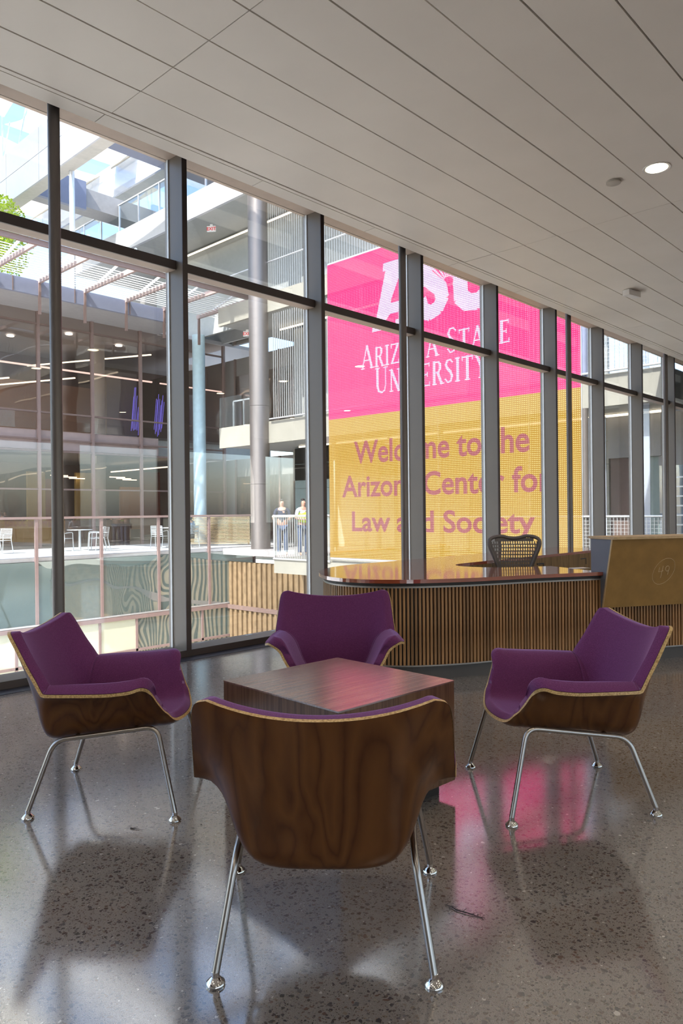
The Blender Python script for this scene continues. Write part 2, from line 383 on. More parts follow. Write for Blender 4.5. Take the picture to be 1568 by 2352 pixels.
# ceiling: separate metal panels under a dark void
ceil = struct('ceiling', 'beige metal panel ceiling with dark joints', (0, 0, 0))
MB().box(-8, 21, -9, 4.667, Z_C + .02, Z_C + .5).build('void', M['void'], ceil)
MB().box(-8, 21, -9, .52, Z_C, Z_C + .02).build('panel', M['panel'], ceil)
g = .011
seams = [-5.81 + 4.172 * k for k in range(0, 7)]
vj = [4.478 - .3605 * k for k in range(0, 12)]
pm = MB().box(0, 4.172 - .006, 0, .3605 - g, 0, .02).mesh('panel', M['panel'])
for k in range(len(seams) - 1):
    for j in range(len(vj) - 1):
        o = obj('panel', pm, ceil, (seams[k] + .003, vj[j + 1] + g / 2, Z_C + random.uniform(-.0015, .0015)))
MB().box(-8, 21, 4.488, 4.522, Z_C, Z_C + .02).build('joint_rail', M['panel'], ceil)
sm = MB().box(0, 1.3895 - .006, 4.530, 4.667, Z_C, Z_C + .02).mesh('soffit_panel', M['panel'])
k = -6
while 2.511 + 1.3895 * k < 19.5:
    obj('soffit_panel', sm, ceil, (2.511 + 1.3895 * k + .003, 0, 0)); k += 1
MB().box(-8, 21, 4.655, 4.667, Z_C + .02, 4.62).build('soffit_edge', M['panel'], ceil)
MB().box(-8, 21, 4.667, V_GL + .15, 4.62, 4.8).build('pocket', M['void'], ceil)
# unseen block added above the ceiling to stop the sun, kept low
t = MB().box(-8, 21, -9, V_GL + .15, 4.8, 6.2).build('sun_block_upper', M['fascia']); tag(t, 'unseen block added above the ceiling to keep out sun', None, None, 'structure')
# unseen walls; openings in the back one are added for fill light
wb = MB()
wb.box(-8, 21, -9.2, -9, 0, .9); wb.box(-8, 21, -9.2, -9, 3.3, 4.8)
for k in range(9): wb.box(-8 + k * 3.55, -8 + k * 3.55 + .55, -9.2, -9, .9, 3.3)
tag(wb.build('wall_back', M['plaster']), 'plain plaster wall with openings added to let in fill light', None, None, 'structure')
tag(MB().box(21, 21.2, -9, V_GL + .15, 0, 4.8).build('wall_right', M['plaster']), 'plain plaster end wall', None, None, 'structure')
tag(MB().box(-8.2, -8, -9, V_GL + .15, 0, 4.8).build('wall_left', M['plaster']), 'plain plaster end wall', None, None, 'structure')

# curtain wall bays
fin_me = MB().box(-.021, .029, V_IN + .012, V_GL + .05, .0, Z_HEAD + .2).mesh('mullion', M['fin'])
fin_front_me = MB().box(-.022, .030, V_IN, V_IN + .012, .0, Z_HEAD + .2).mesh('mullion_shaded_front', M['fin_dark'])  # fin front in room-side shade, painted darker than the fin itself
gask = MB().box(-.030, -.021, V_GL - .012, V_GL + .01, .06, Z_HEAD).mesh('gasket', M['glass_edge'])
for i in range(len(U_M) - 1):
    u0, u1 = U_M[i], U_M[i + 1]
    w = struct('window_%d' % (i + 1), 'bay of the glass curtain wall between grey mullions')
    x0, x1 = u0 + .029, u1 - .021
    MB().box(x0, x1, V_GL, V_GL + .012, .06, Z_TR - .06).build('lower_pane', M['glass'], w)
    MB().box(x0, x1, V_GL, V_GL + .012, Z_TR, Z_HEAD).build('upper_pane', M['glass'], w)
    tr = MB().box(x0 - .006, x1 + .0, V_IN + .115, V_GL + .02, Z_TR - .078, Z_TR).build('transom', M['bronze'], w)
    MB().box(x0 - .006, x1 + .0, V_IN + .10, V_IN + .115, Z_TR - .078, Z_TR).build('transom_face', M['fin_dark'], tr)
    hd = MB().box(x0 - .006, x1, V_IN + .0, V_GL + .05, Z_HEAD, Z_HEAD + .22).build('head', M['bronze'], w)
    sl = MB().box(x0 - .006, x1, V_IN + .012, V_GL + .05, -.0, .058).build('sill', M['fin'], w)
    MB().box(x0 - .006, x1, V_IN, V_IN + .012, .003, .058).build('sill_face', M['fin_dark'], sl)
    obj('mullion', fin_me, w, (u1, 0, 0)); obj('mullion_shaded_front', fin_front_me, w, (u1, 0, 0)); obj('gasket', gask, w, (u1, 0, 0))
# round steel posts standing inside the glass
for k, (lab) in enumerate(['round dark steel post standing behind the leftmost purple armchair', 'round dark steel post rising behind the curved end of the reception desk',
                           'slim dark steel post beside the right edge of the bright display', 'slim dark steel post farthest right above the hardboard counter']):
    u = 2.279 + 3.742 * k; v = 4.79
    p = thing('steel_post', lab, 'post', (u, v, 0), 0, 'round steel posts along the glass wall')
    MB().lathe([(.039, .012), (.039, 4.62)], n=28).build('shaft', M['post'], p, True)
    MB().lathe([(.075, 0), (.075, .012)], n=28).build('base_plate', M['post'], p)
# ceiling fittings
def downlight(u, v, label, lit=True):
    d = thing('downlight', label, 'ceiling light', (u, v, Z_C), 0, 'recessed ceiling downlights')
    MB().lathe([(.082, -.001), (.098, -.006), (.104, -.006), (.104, .0), (.082, .002)], n=32).build('rim', M['white'], d, True)
    MB().lathe([(.081, -.004), (.081, -.0015)], n=32).build('lens', M['lamp'], d)
    L = bpy.data.lights.new('bulb', 'AREA'); L.shape = 'DISK'; L.size = .16; L.energy = DOWNLIGHT_W; L.color = (1, .88, .72); L.spread = R(150)
    lo = bpy.data.objects.new('bulb', L); COL.objects.link(lo); lo.parent = d; lo.location = (0, 0, -.012)
for u in (-2.4, 1.77, 5.939, 10.11, 14.28):  # only one downlight is seen, the rest are added for fill light
    for v in (2.157, .05, -2.05, -4.15, -6.25):
        lab = 'glowing warm recessed downlight in the metal ceiling'
        if not (u == 5.939 and v == 2.157): lab = 'unseen recessed ceiling downlight added for fill light'
        downlight(u, v, lab)
d = thing('ceiling_speaker_disc', 'small beige disc cover on the ceiling beside the downlight', 'disc cover', (5.931, 2.501, Z_C - .0005))
MB().lathe([(.055, -.006), (.058, -.016), (.05, -.019)], n=28).build('cover', M['beige'], d, True); MB().lathe([(.058, -.006), (.058, 0)], n=28).build('ring', M['beige'], d)
d = thing('ceiling_sensor', 'small white box sensor fixed under the ceiling at right', 'sensor', (9.042, 3.60, Z_C), R(-12))
MB().box(-.12, .12, -.045, .045, -.075, -.008).build('housing', M['white'], d); MB().box(-.10, .10, -.035, .035, -.008, 0).build('mount', M['beige'], d)
MB().box(.12, .124, -.035, .035, -.068, -.016).build('end_cap', M['black'], d)

# ================================================================ ARMCHAIRS
def catmull(P, n):
    out = []; N = len(P)
    for i in range(N - 1):
        p0 = P[max(i - 1, 0)]; p1 = P[i]; p2 = P[i + 1]; p3 = P[min(i + 2, N - 1)]
        for k in range(n):
            t = k / n
            out.append(tuple(.5 * ((2 * p1[c]) + (-p0[c] + p2[c]) * t + (2 * p0[c] - 5 * p1[c] + 4 * p2[c] - p3[c]) * t * t + (-p0[c] + 3 * p1[c] - 3 * p2[c] + p3[c]) * t ** 3) for c in range(len(p1))))
    out.append(tuple(P[-1])); return out
SEC = catmull([(0, 0), (.10, .001), (.165, .010), (.207, .035), (.238, .085), (.262, .145), (.288, .195), (.322, .217), (.362, .22)], 6)
SECF = catmull([(0, 0), (.10, .002), (.17, .012), (.215, .04), (.25, .088), (.285, .145), (.317, .188), (.347, .20), (.385, .195)], 6)
def sec_half(xe, he, hcut=None, n=10, f=0.):
    """lateral section from the middle out to the arm tip; hcut stops it at that height"""
    pts = []
    for (xa, ha), (xb, hb) in zip(SEC, SECF):
        x = xa + (xb - xa) * f; h = ha * he / .22 * (1 - f) + hb * he / .195 * f; tip = .362 + (.385 - .362) * f
        X = x if x < .275 else .275 + (x - .275) * (xe - .275) / (tip - .275)
        pts.append((X, h))
    if hcut is not None: pts = [p for p in pts if p[1] <= hcut] or pts[:2]
    L = [0]
    for a, b in zip(pts, pts[1:]): L.append(L[-1] + math.dist(a, b))
    out = []
    for k in range(n + 1):
        s = L[-1] * k / n; i = 0
        while i < len(L) - 2 and L[i + 1] < s: i += 1
        t = (s - L[i]) / max(1e-9, L[i + 1] - L[i]); out.append((pts[i][0] + (pts[i + 1][0] - pts[i][0]) * t, pts[i][1] + (pts[i + 1][1] - pts[i][1]) * t))
    return out
def chair_rows():
    rows = []; n = 10
    zc = lambda y: .304 + .11 * y
    # seat rows: (y mid, y edge, tip x, tip z, cut height)
    for yc, ye, xe, ze, cut, lift in ((.305, .262, .385, .53, .050, .014), (.277, .245, .385, .53, .090, .004), (.25, .226, .385, .53, .135, 0), (.225, .206, .385, .53, .178, 0), (.195, .180, .352, .534, None, 0),
                                (.145, .135, .376, .526, None, 0), (.05, .05, .386, .519, None, 0), (-.07, -.07, .380, .517, None, 0), (-.165, -.18, .367, .515, None, 0)):
        z0 = zc(yc) + lift; S = sec_half(xe, ze - z0, cut, n, max(0, min(1, (yc + .15) / .33)))
        rows.append([(x, yc + (ye - yc) * (j / n) ** 2, z0 + h) for j, (x, h) in enumerate(S)])
    # back rows: (y mid, z mid, edge x, y, z, section weight)
    for yc, z0, xe, ye, ze, w in ((-.250, .281, .361, -.216, .517, 1.), (-.290, .315, .358, -.230, .530, .97), (-.315, .40, .354, -.254, .572, .8), (-.347, .50, .348, -.290, .632, .45),
                                  (-.377, .59, .342, -.323, .692, .15), (-.402, .67, .334, -.350, .737, 0), (-.416, .712, .320, -.368, .762, 0), (-.421, .727, .292, -.379, .770, 0)):
        S = sec_half(xe, ze - z0, None, n); row = []
        for j, (x, h) in enumerate(S):
            s = j / n
            lx = xe * s; lz = z0 + (ze - z0) * s ** 2.2; ly = yc + (ye - yc) * s ** 2
            row.append((x * w + lx * (1 - w), yc + (ye - yc) * (s ** 2), (z0 + h) * w + lz * (1 - w)))
        rows.append(row)
    return rows
def chair_meshes():
    rows = chair_rows(); NS = 5
    full = [[(-x, y, z) for x, y, z in reversed(r[1:])] + r for r in rows]
    full = [catmull(r, 2) for r in full]
    cols = [catmull([r[j] for r in full], NS) for j in range(len(full[0]))]
    G = [[Vector(cols[j][i]) for j in range(len(cols))] for i in range(len(cols[0]))]
    nr, nc = len(G), len(G[0])
    def nrm(i, j):
        a = G[min(i + 1, nr - 1)][j] - G[max(i - 1, 0)][j]; b = G[i][min(j + 1, nc - 1)] - G[i][max(j - 1, 0)]
        return b.cross(a).normalized()
    Nn = [[nrm(i, j) for j in range(nc)] for i in range(nr)]
    mid = Nn[nr // 4][nc // 2]
    if mid.z < 0: Nn = [[-v for v in r] for r in Nn]
    for _ in range(10):     # even out the normals so the padding swells smoothly
        Nn = [[(Nn[i][j] * 2 + Nn[max(i - 1, 0)][j] + Nn[min(i + 1, nr - 1)][j] + Nn[i][max(j - 1, 0)] + Nn[i][min(j + 1, nc - 1)]).normalized() for j in range(nc)] for i in range(nr)]
    T = .012
    outer = MB(); outer.add([p for r in G for p in r], [(i * nc + j, (i + 1) * nc + j, (i + 1) * nc + j + 1, i * nc + j + 1) for i in range(nr - 1) for j in range(nc - 1)])
    inner = [[G[i][j] + Nn[i][j] * T for j in range(nc)] for i in range(nr)]
    outer.add([p for r in inner for p in r], [(i * nc + j, i * nc + j + 1, (i + 1) * nc + j + 1, (i + 1) * nc + j) for i in range(nr - 1) for j in range(nc - 1)])
    shell = outer.mesh('shell', M['walnut'], 'all')
    loop = [(0, j) for j in range(nc)] + [(i, nc - 1) for i in range(1, nr)] + [(nr - 1, j) for j in range(nc - 2, -1, -1)] + [(i, 0) for i in range(nr - 2, 0, -1)]
    e = MB(); vs = []
    for i, j in loop:
        ci = G[min(max(i, 1), nr - 2)][min(max(j, 1), nc - 2)]
        o = (G[i][j] - ci); o = o.normalized() * .0012 if o.length else o
        vs += [G[i][j] + o - Nn[i][j] * .0006, inner[i][j] + o]
    n = len(loop); e.add(vs, [(2 * k, 2 * k + 1, (2 * k + 3) % (2 * n), (2 * k + 2) % (2 * n)) for k in range(n)])
    edge = e.mesh('plywood_edge', M['ply'], 'all')
    split = 9 * NS - 2
    def pad(i0, i1, name, thick, wt, wb):
        rr = list(range(i0, i1 + 1)); P = []
        for a, i in enumerate(rr):
            row = []
            for j in range(nc):
                # distances to the four borders
                dc = min(sum((G[i][q + 1] - G[i][q]).length for q in range(0, j)), sum((G[i][q + 1] - G[i][q]).length for q in range(j, nc - 1)))
                d0 = sum((G[q + 1][j] - G[q][j]).length for q in range(i0, i)); d1 = sum((G[q + 1][j] - G[q][j]).length for q in range(i, i1))
                fall = lambda d, w: math.sqrt(max(0, 1 - (1 - min(1, d / w)) ** 2))
                k = fall(dc, .014) * fall(d0, wt) * fall(d1, wb)
                row.append(G[i][j] + Nn[i][j] * (T + .0015 + thick * k))
            P.append(row)
        m = MB(); m.add([p for r in P for p in r], [(a * nc + j, a * nc + j + 1, (a + 1) * nc + j + 1, (a + 1) * nc + j) for a in range(len(rr) - 1) for j in range(nc - 1)])
        return m.mesh(name, M['fabric'], 'all')
    seat = pad(0, split + 1, 'seat_cushion', .032, .014, .014)
    back = pad(split - 1, nr - 1, 'back_cushion', .034, .014, .014)
    return shell, edge, seat, back
shell_me, edge_me, seat_me, back_me = chair_meshes()
def leg_tube(s):
    p = arc_fillet([(s * .334, .307, .03), (s * .268, .222, .366), (s * .246, -.212, .306), (s * .289, -.306, .03)], .055, 7)
    return MB().tube(p, .0105, 12).mesh('leg_frame', M['steel'], True)
legR, legL = leg_tube(1), leg_tube(-1)
glide_me = smooth_by_angle(MB().lathe([(.0235, 0), (.0255, .004), (.0245, .008), (.013, .019), (.0105, .021), (.0105, .034), (.004, .036)], n=24).mesh('foot_glide', M['chrome']))
brace = MB(); brace.tube([(-.255, .12, .344), (.255, .12, .344)], .009, 10); brace.tube([(-.245, -.13, .312), (.245, -.13, .312)], .009, 10)
brace_me = brace.mesh('seat_brace', M['steel'], True)
def armchair(pos, fwd, label):
    a = math.atan2(fwd[1], fwd[0]) - math.pi / 2
    c = thing('lounge_armchair', label, 'armchair', (pos[0], pos[1], 0), a, 'purple lounge armchairs around the low table')
    sh = obj('shell', shell_me, c); obj('plywood_edge', edge_me, sh)
    obj('seat_cushion', seat_me, c); obj('back_cushion', back_me, c)
    obj('leg_frame', legR, c); obj('leg_frame', legL, c); obj('seat_brace', brace_me, c)
    for x, y in ((.334, .307), (-.334, .307), (.289, -.306), (-.289, -.306)): obj('foot_glide', glide_me, c, (x, y, 0))
    return c
armchair((1.597, 1.579), (.746, .666), 'purple armchair in the foreground seen from behind, showing its walnut back')
armchair((1.721, 3.011), (.70, -.714), 'purple armchair at left by the window, turned to the right')
armchair((3.019, 1.557), (-.736, .677), 'purple armchair at right in front of the slatted desk, turned to the left')
_c = FW * 4.14 + RT * (-.045)
armchair((_c.x, _c.y), (-.7263, -.6874), 'purple armchair behind the low table, facing the viewer')

# ================================================================ LOW TABLE
t = thing('low_table', 'square walnut cube table between the four purple armchairs', 'table', (2.360, 2.266, 0), R(-2.6))
hw, hv = .353, .373
MB().box(-hw, hw, -hv, hv, .06, .494).build('body', M['table_wood'], t)
MB().box(-hw - .001, hw + .001, -hv - .001, hv + .001, .494, .5).build('table_top', M['table_top'], t)
MB().box(-hw + .05, hw - .05, -hv + .05, hv - .05, 0, .06).build('plinth', M['desk_dark'], t)

# ================================================================ RECEPTION DESK
def spline2(P, n=8): return [(p[0], p[1]) for p in catmull([(x, y) for x, y in P], n)]
outer_pts = [(9.2, 4.70), (7.2, 4.71), (5.6, 4.72), (5.05, 4.715), (4.70, 4.62), (4.40, 4.43), (4.17, 4.18), (4.05, 3.95), (4.03, 3.74), (4.085, 3.54), (4.254, 3.31), (4.50, 3.125), (4.742, 2.99), (5.10, 2.835), (5.685, 2.512)]
outer = [(9.2, 4.70)] + spline2(outer_pts[1:14], 6) + [(5.685, 2.512)]
inner_pts = [(6.02, 3.14), (5.82, 3.26), (5.62, 3.42), (5.54, 3.62), (5.57, 3.82), (5.72, 3.94), (5.95, 3.965), (6.3, 3.96), (9.2, 3.95)]
inner = [(6.02, 3.14)] + spline2(inner_pts[1:8], 5) + [(9.2, 3.95)]
top_poly = outer + inner
wt = MB().prism(top_poly, .722, .75).build('desk_worktop', M['red_top']); tag(wt, 'glossy red curved worktop lying on the slatted reception desk', 'worktop')
def offset_path(P, d):
    out = []
    for i, p in enumerate(P):
        a = P[max(i - 1, 0)]; b = P[min(i + 1, len(P) - 1)]; t = Vector((b[0] - a[0], b[1] - a[1])).normalized()
        out.append((p[0] - t.y * d, p[1] + t.x * d))
    return out
desk = thing('reception_desk', 'curved reception desk clad in upright walnut slats', 'desk', (0, 0, 0))
body_path = offset_path(outer, .055)            # inwards: left of the travel direction
body_outer = body_path + [(5.685 + .055 * .5 + 2.2 * .866, 2.512 + .055 * .866 - 2.2 * .5)]
def wall_strip(path, th, z0, z1):
    inn = offset_path(path, th); n = len(path); m = MB()
    vs = [(x, y, z0) for x, y in path] + [(x, y, z1) for x, y in path] + [(x, y, z0) for x, y in inn] + [(x, y, z1) for x, y in inn]
    fs = []
    for i in range(n - 1): fs += [(i, i + 1, n + i + 1, n + i), (2 * n + i, 3 * n + i, 3 * n + i + 1, 2 * n + i + 1), (n + i, n + i + 1, 3 * n + i + 1, 3 * n + i), (i, 2 * n + i, 2 * n + i + 1, i + 1)]
    fs += [(0, n, 3 * n, 2 * n), (n - 1, 3 * n - 1, 4 * n - 1, 2 * n - 1)]
    return m.add(vs, fs)
wall_strip(body_outer, .02, .10, .70).build('backing', M['desk_dark'], desk)
wall_strip(offset_path(body_outer, -.022), .012, .684, .697).build('metal_strip', M['desk_strip'], desk)
wall_strip(offset_path(body_outer, -.024), .012, .105, .115).build('metal_strip', M['desk_strip'], desk)
wall_strip(offset_path(body_outer, .03), .02, 0, .105).build('kick_plate', M['kick'], desk)
wall_strip(offset_path(outer, .03), .02, .70, .722).build('worktop_support', M['desk_dark'], desk)
wall_strip(inner[:1] + inner[1:], .02, 0, .722).build('inner_panel', M['drawer'], desk)
# slats along the outside face
def walk(path, step, start):
    out = []; acc = start
    for (a, b) in zip(path, path[1:]):
        d = Vector((b[0] - a[0], b[1] - a[1])); L = d.length; t = d / L if L else d
        while acc < L: out.append((a[0] + t.x * acc, a[1] + t.y * acc, math.atan2(t.y, t.x))); acc += step
        acc -= L
    return out
slat_me = MB().box(-.0085, .0085, -.020, 0, .115, .684).mesh('slat', M['slat'])
sl = [q for q in walk(body_outer, .0285, 0) if q[0] < 5.25 or q[1] < 3.6]
sl = sl[-262:]
for x, y, a in sl:
    o = obj('slat', slat_me, desk, (x, y, 0), a)
# pedestals with drawers under the window-side wing
for k in range(2):
    p = thing('drawer_pedestal', ['wooden drawer pedestal under the window-side wing, nearer the office chair', 'wooden drawer pedestal at the far end of the window-side wing'][k], 'pedestal', (6.95 + k * 1.05, 3.985, 0), 0, 'drawer pedestals behind the desk')
    MB().box(0, .95, 0, .55, .08, .70).build('carcass', M['drawer'], p); MB().box(.02, .93, .03, .5, 0, .08).build('plinth', M['desk_dark'], p)
    for j in range(2):
        dr = MB().box(.01, .94, -.02, 0, .10 + j * .30, .385 + j * .30).build('drawer', M['drawer'], p)
        h = MB(); h.bar((.32, -.03, .36 + j * .30), (.46, -.03, .36 + j * .30), .012, .012); h.bar((.455, -.03, .36 + j * .30), (.455, -.03, .29 + j * .30), .012, .012); h.bar((.32, -.03, .36 + j * .3), (.32, -.018, .36 + j * .3), .012, .012)
        h.build('handle', M['black'], dr)
# far slatted screen at the end of the wing
scn = thing('slatted_end_screen', 'small dark framed slat screen at the far end of the desk', 'screen', (9.30, 4.0, 0))
MB().box(0, .05, -.05, 0, 0, .72).build('frame', M['desk_dark'], scn); MB().box(0, .05, .62, .67, 0, .72).build('frame', M['desk_dark'], scn)
MB().box(0, .05, 0, .62, .66, .72).build('rail', M['desk_dark'], scn); MB().box(0, .05, 0, .62, .06, .12).build('rail', M['desk_dark'], scn)
for k in range(9): MB().box(.012, .04, .045 + k * .066, .07 + k * .066, .12, .66).build('slat', M['slat'], scn)

# raised counter box boarded with hardboard
bx = thing('boarded_counter', 'raised counter boarded up with brown hardboard and a grey side', 'counter', (0, 0, 0))
DD = Vector((.866, -.5, 0)); NN = Vector((-.5, -.866, 0)); O0 = Vector((5.678, 2.516, 0))
def PB(s, d, z): p = O0 + DD * s + NN * d; return (p.x, p.y, z)
def slab4(q, th):
    q = [Vector(p) for p in q]; n = (q[1] - q[0]).cross(q[3] - q[0]).normalized() * th
    return MB().add(q + [p + n for p in q], [(0, 1, 2, 3), (7, 6, 5, 4), (0, 4, 5, 1), (1, 5, 6, 2), (2, 6, 7, 3), (3, 7, 4, 0)])
Lb = 2.2
tb = [PB(-.005, .150, 1.012), PB(Lb, .150, 1.012), PB(Lb, -.175, 1.012), PB(-.005, -.175, 1.012)]
slab4(tb, .02).build('top_board', M['ply_board'], bx)
fb = [PB(.0, .131, 1.012), PB(Lb, .131, 1.012), PB(Lb, .004, .462), PB(.0, .004, .462)]
m = MB(); q = [Vector(p) for p in fb]; back = [p - NN * .016 for p in q]
m.add(q + back, [(3, 2, 1, 0), (4, 5, 6, 7), (0, 1, 5, 4), (1, 2, 6, 5), (2, 3, 7, 6), (3, 0, 4, 7)]); front = m.build('front_board', M['mdf'], bx)
m = MB(); q = [Vector(PB(-.003, .131, 1.012)), Vector(PB(-.003, .004, .462)), Vector(PB(-.003, -.012, .462)), Vector(PB(-.003, .115, 1.012))]
m.add(q + [p + DD * .003 for p in q], [(0, 1, 2, 3), (7, 6, 5, 4), (0, 4, 5, 1), (1, 5, 6, 2), (2, 6, 7, 3), (3, 7, 4, 0)]); m.build('board_edge', M['ply_board'], bx)
m = MB(); q = [Vector(PB(.004, .113, 1.011)), Vector(PB(.004, -.014, .462)), Vector(PB(.004, -.155, .462)), Vector(PB(.004, -.155, 1.011))]
m.add(q + [p + DD * .018 for p in q], [(0, 1, 2, 3), (7, 6, 5, 4), (0, 4, 5, 1), (1, 5, 6, 2), (2, 6, 7, 3), (3, 7, 4, 0)]); m.build('side_panel', M['grey_lam'], bx)
m = MB(); q = [Vector(PB(.03, -.135, .755)), Vector(PB(Lb, -.135, .755)), Vector(PB(Lb, -.135, 1.011)), Vector(PB(.03, -.135, 1.011))]
m.add(q + [p - NN * .018 for p in q], [(0, 1, 2, 3), (7, 6, 5, 4), (0, 4, 5, 1), (1, 5, 6, 2), (2, 6, 7, 3), (3, 7, 4, 0)]); m.build('back_panel', M['grey_lam'], bx)
# chalked number on the front board
fr_n = (Vector(fb[1]) - Vector(fb[0])).cross(Vector(fb[3]) - Vector(fb[0])).normalized()
if fr_n.dot(NN) < 0: fr_n = -fr_n
dn = (Vector(fb[3]) - Vector(fb[0])); dn_len = dn.length; dn.normalize()
def FB(s, h): return Vector(fb[0]) + DD * s + dn * h + fr_n * .0012
ck = MB()
cx, ch, rr = .525, .275, .105
ck.tube([FB(cx + rr * .98 * math.cos(a) , ch - rr * 1.0 * math.sin(a) - .028 * math.cos(a)) for a in [2 * math.pi * k / 40 for k in range(41)]], .0016, 5)
ck.tube([FB(cx - .045, ch - .035), FB(cx - .048, ch + .005), FB(cx - .005, ch - .005)], .0022, 5); ck.tube([FB(cx - .012, ch - .045), FB(cx - .022, ch + .055)], .0022, 5)
ck.tube([FB(cx + .032 + .018 * math.cos(a), ch - .022 + .022 * math.sin(a)) for a in [2 * math.pi * k / 14 for k in range(15)]], .0022, 5); ck.tube([FB(cx + .05, ch - .03), FB(cx + .042, ch + .03)], .0022, 5)
ck.build('chalk_mark', M['chalk'], front)
pp = MB().box(-.07, .07, -.05, .05, 0, .002).build('paper_sheet', M['white'], None, False, (5.93, 2.83, .7502)); pp.rotation_euler = (0, 0, R(-30)); tag(pp, 'small white paper lying on the red worktop by the counter', 'paper')

# ================================================================ OFFICE CHAIR
oc = thing('office_chair', 'dark task chair with perforated back behind the red worktop', 'office chair', (6.26, 3.60, 0), math.atan2(-.62, -.78) - math.pi / 2)
def back_half(z):   # half width of the back at height z
    P = [(.56, .10), (.62, .135), (.70, .165), (.80, .205), (.88, .238), (.93, .247), (.965, .232), (.985, .19)]
    for (a, wa), (b, wb_) in zip(P, P[1:]):
        if a <= z <= b: return wa + (wb_ - wa) * (z - a) / (b - a)
    return P[-1][1]
def back_y(x, z): return -.26 - .10 * (z - .75) + .55 * x * x * .6 - .25 * (z - .78) ** 2
rim = [(s * back_half(z), z) for s, zs in ((1, [.56, .62, .70, .80, .88, .93, .965, .985]),) for z in zs]
top = [(.12, .992), (.06, .978), (0, .971), (-.06, .978), (-.12, .992)]
loop = rim + top + [(-x, z) for x, z in reversed(rim)]
loop3 = catmull([(x, back_y(x, z), z) for x, z in loop + loop[:1]], 4)
MB().tube(loop3, .018, 8, False).build('back_rim', M['mesh_back'], oc, True)
# perforated web: staggered slots left open between strips
web = MB(); rows_n = 15; z = .60; rh = .034; r_i = 0
def webq(x0, x1, z0, z1):
    xs = [x0 + (x1 - x0) * k / max(1, int((x1 - x0) / .03) + 1) for k in range(max(1, int((x1 - x0) / .03) + 1) + 1)]
    for a, b in zip(xs, xs[1:]):
        f = [(a, back_y(a, z0), z0), (b, back_y(b, z0), z0), (b, back_y(b, z1), z1), (a, back_y(a, z1), z1)]
        web.add(f + [(p[0], p[1] - .004, p[2]) for p in f], [(0, 1, 2, 3), (7, 6, 5, 4), (0, 4, 5, 1), (2, 6, 7, 3), (1, 5, 6, 2), (3, 7, 4, 0)])
while z < .955:
    hw_ = min(back_half(z), back_half(min(z + rh, .985))) - .004
    if z > .93: hw_ -= .02
    webq(-hw_, hw_, z, z + .011)
    x = -hw_ + (.011 if r_i % 2 else 0)
    webq(-hw_, -hw_ + .02, z + .006, z + rh); webq(hw_ - .02, hw_, z + .006, z + rh)
    while x < hw_: webq(x, min(x + .0105, hw_), z + .006, z + rh); x += .0235
    z += rh; r_i += 1
webq(-.19, .19, .948, .972)
tag(web.build('back_web', M['mesh_back'], oc), None, None, None, 'stuff')
sp = MB(); sp.box(-.23, .23, -.22, .24, .43, .49); sp.build('seat', M['mesh_back'], oc)
MB().tube([(0, back_y(0, .60) - .02, .62), (0, -.30, .45), (0, -.05, .40)], .022, 8).build('spine', M['mesh_back'], oc, True)
MB().lathe([(.03, .08), (.03, .42)], n=14).build('gas_lift', M['black'], oc, True)
bs = MB()
for k in range(5):
    a = 2 * math.pi * k / 5; bs.bar((0, 0, .09), (.29 * math.cos(a), .29 * math.sin(a), .075), .045, .03)
bs.build('base', M['black'], oc)
for k in range(5):
    a = 2 * math.pi * k / 5; c = (.29 * math.cos(a), .29 * math.sin(a)); w_ = MB(); w_.tube([(c[0] - .02 * math.sin(a), c[1] + .02 * math.cos(a), .03), (c[0] + .02 * math.sin(a), c[1] - .02 * math.cos(a), .03)], .03, 12); w_.build('caster', M['black'], oc)

# ================================================================ LITTER ON THE FLOOR
def litter(name, label, pts, r, extra=0, cat='litter'):
    m = MB(); m.tube(pts, r, 5)
    for k in range(extra):
        i = random.randrange(len(pts) - 1); a = Vector(pts[i]).lerp(Vector(pts[i + 1]), random.random()); ang = random.uniform(0, 6.28); l = random.uniform(.008, .022)
        m.tube([a, a + Vector((math.cos(ang) * l, math.sin(ang) * l, random.uniform(.001, .006)))], .0006, 3)
    tag(m.build(name, M['feather']), label, cat)
litter('feather', 'dark wispy feather lying on the floor at lower right', [(1.905, 1.372, .002), (1.908, 1.345, .004), (1.903, 1.325, .003), (1.91, 1.295, .004), (1.918, 1.262, .002), (1.921, 1.243, .001)], [.0007, .0016, .002, .0018, .0012, .0006], 34)
litter('twig', 'tiny dark twig on the floor below the left armchair', [(1.535, 2.625, .002), (1.545, 2.603, .003), (1.556, 2.575, .002)], [.003, .0014, .0007], 3)
litter('pebble', 'tiny dark crumb on the floor near the foreground armchair', [(1.742, 2.445, .002), (1.745, 2.441, .003)], .0022, 0)

# ================================================================ OUTSIDE: COURTYARD
tag(MB().box(-40, 60, V_GL + .13, 80, -5.0, -4.6).build('ground', M['ground']), 'pale paved courtyard floor far below the windows', None, None, 'structure')

lf = thing('lower_facade', 'lower glass storey of our own building, below the floor', 'facade', (0, 0, 0))
MB().box(-8, 14.0, 5.72, 5.80, -4.6, -.56).build('glazing', M['tealwall'], lf)
for k in range(13): MB().box(-8 + 1.709 * k, -7.93 + 1.709 * k, 5.80, 5.95, -4.6, -.56).build('mullion', M['fin_dark'], lf)
for z in (-3.4, -2.0): MB().box(-8, 14.0, 5.80, 5.90, z, z + .08).build('transom', M['fin_dark'], lf)
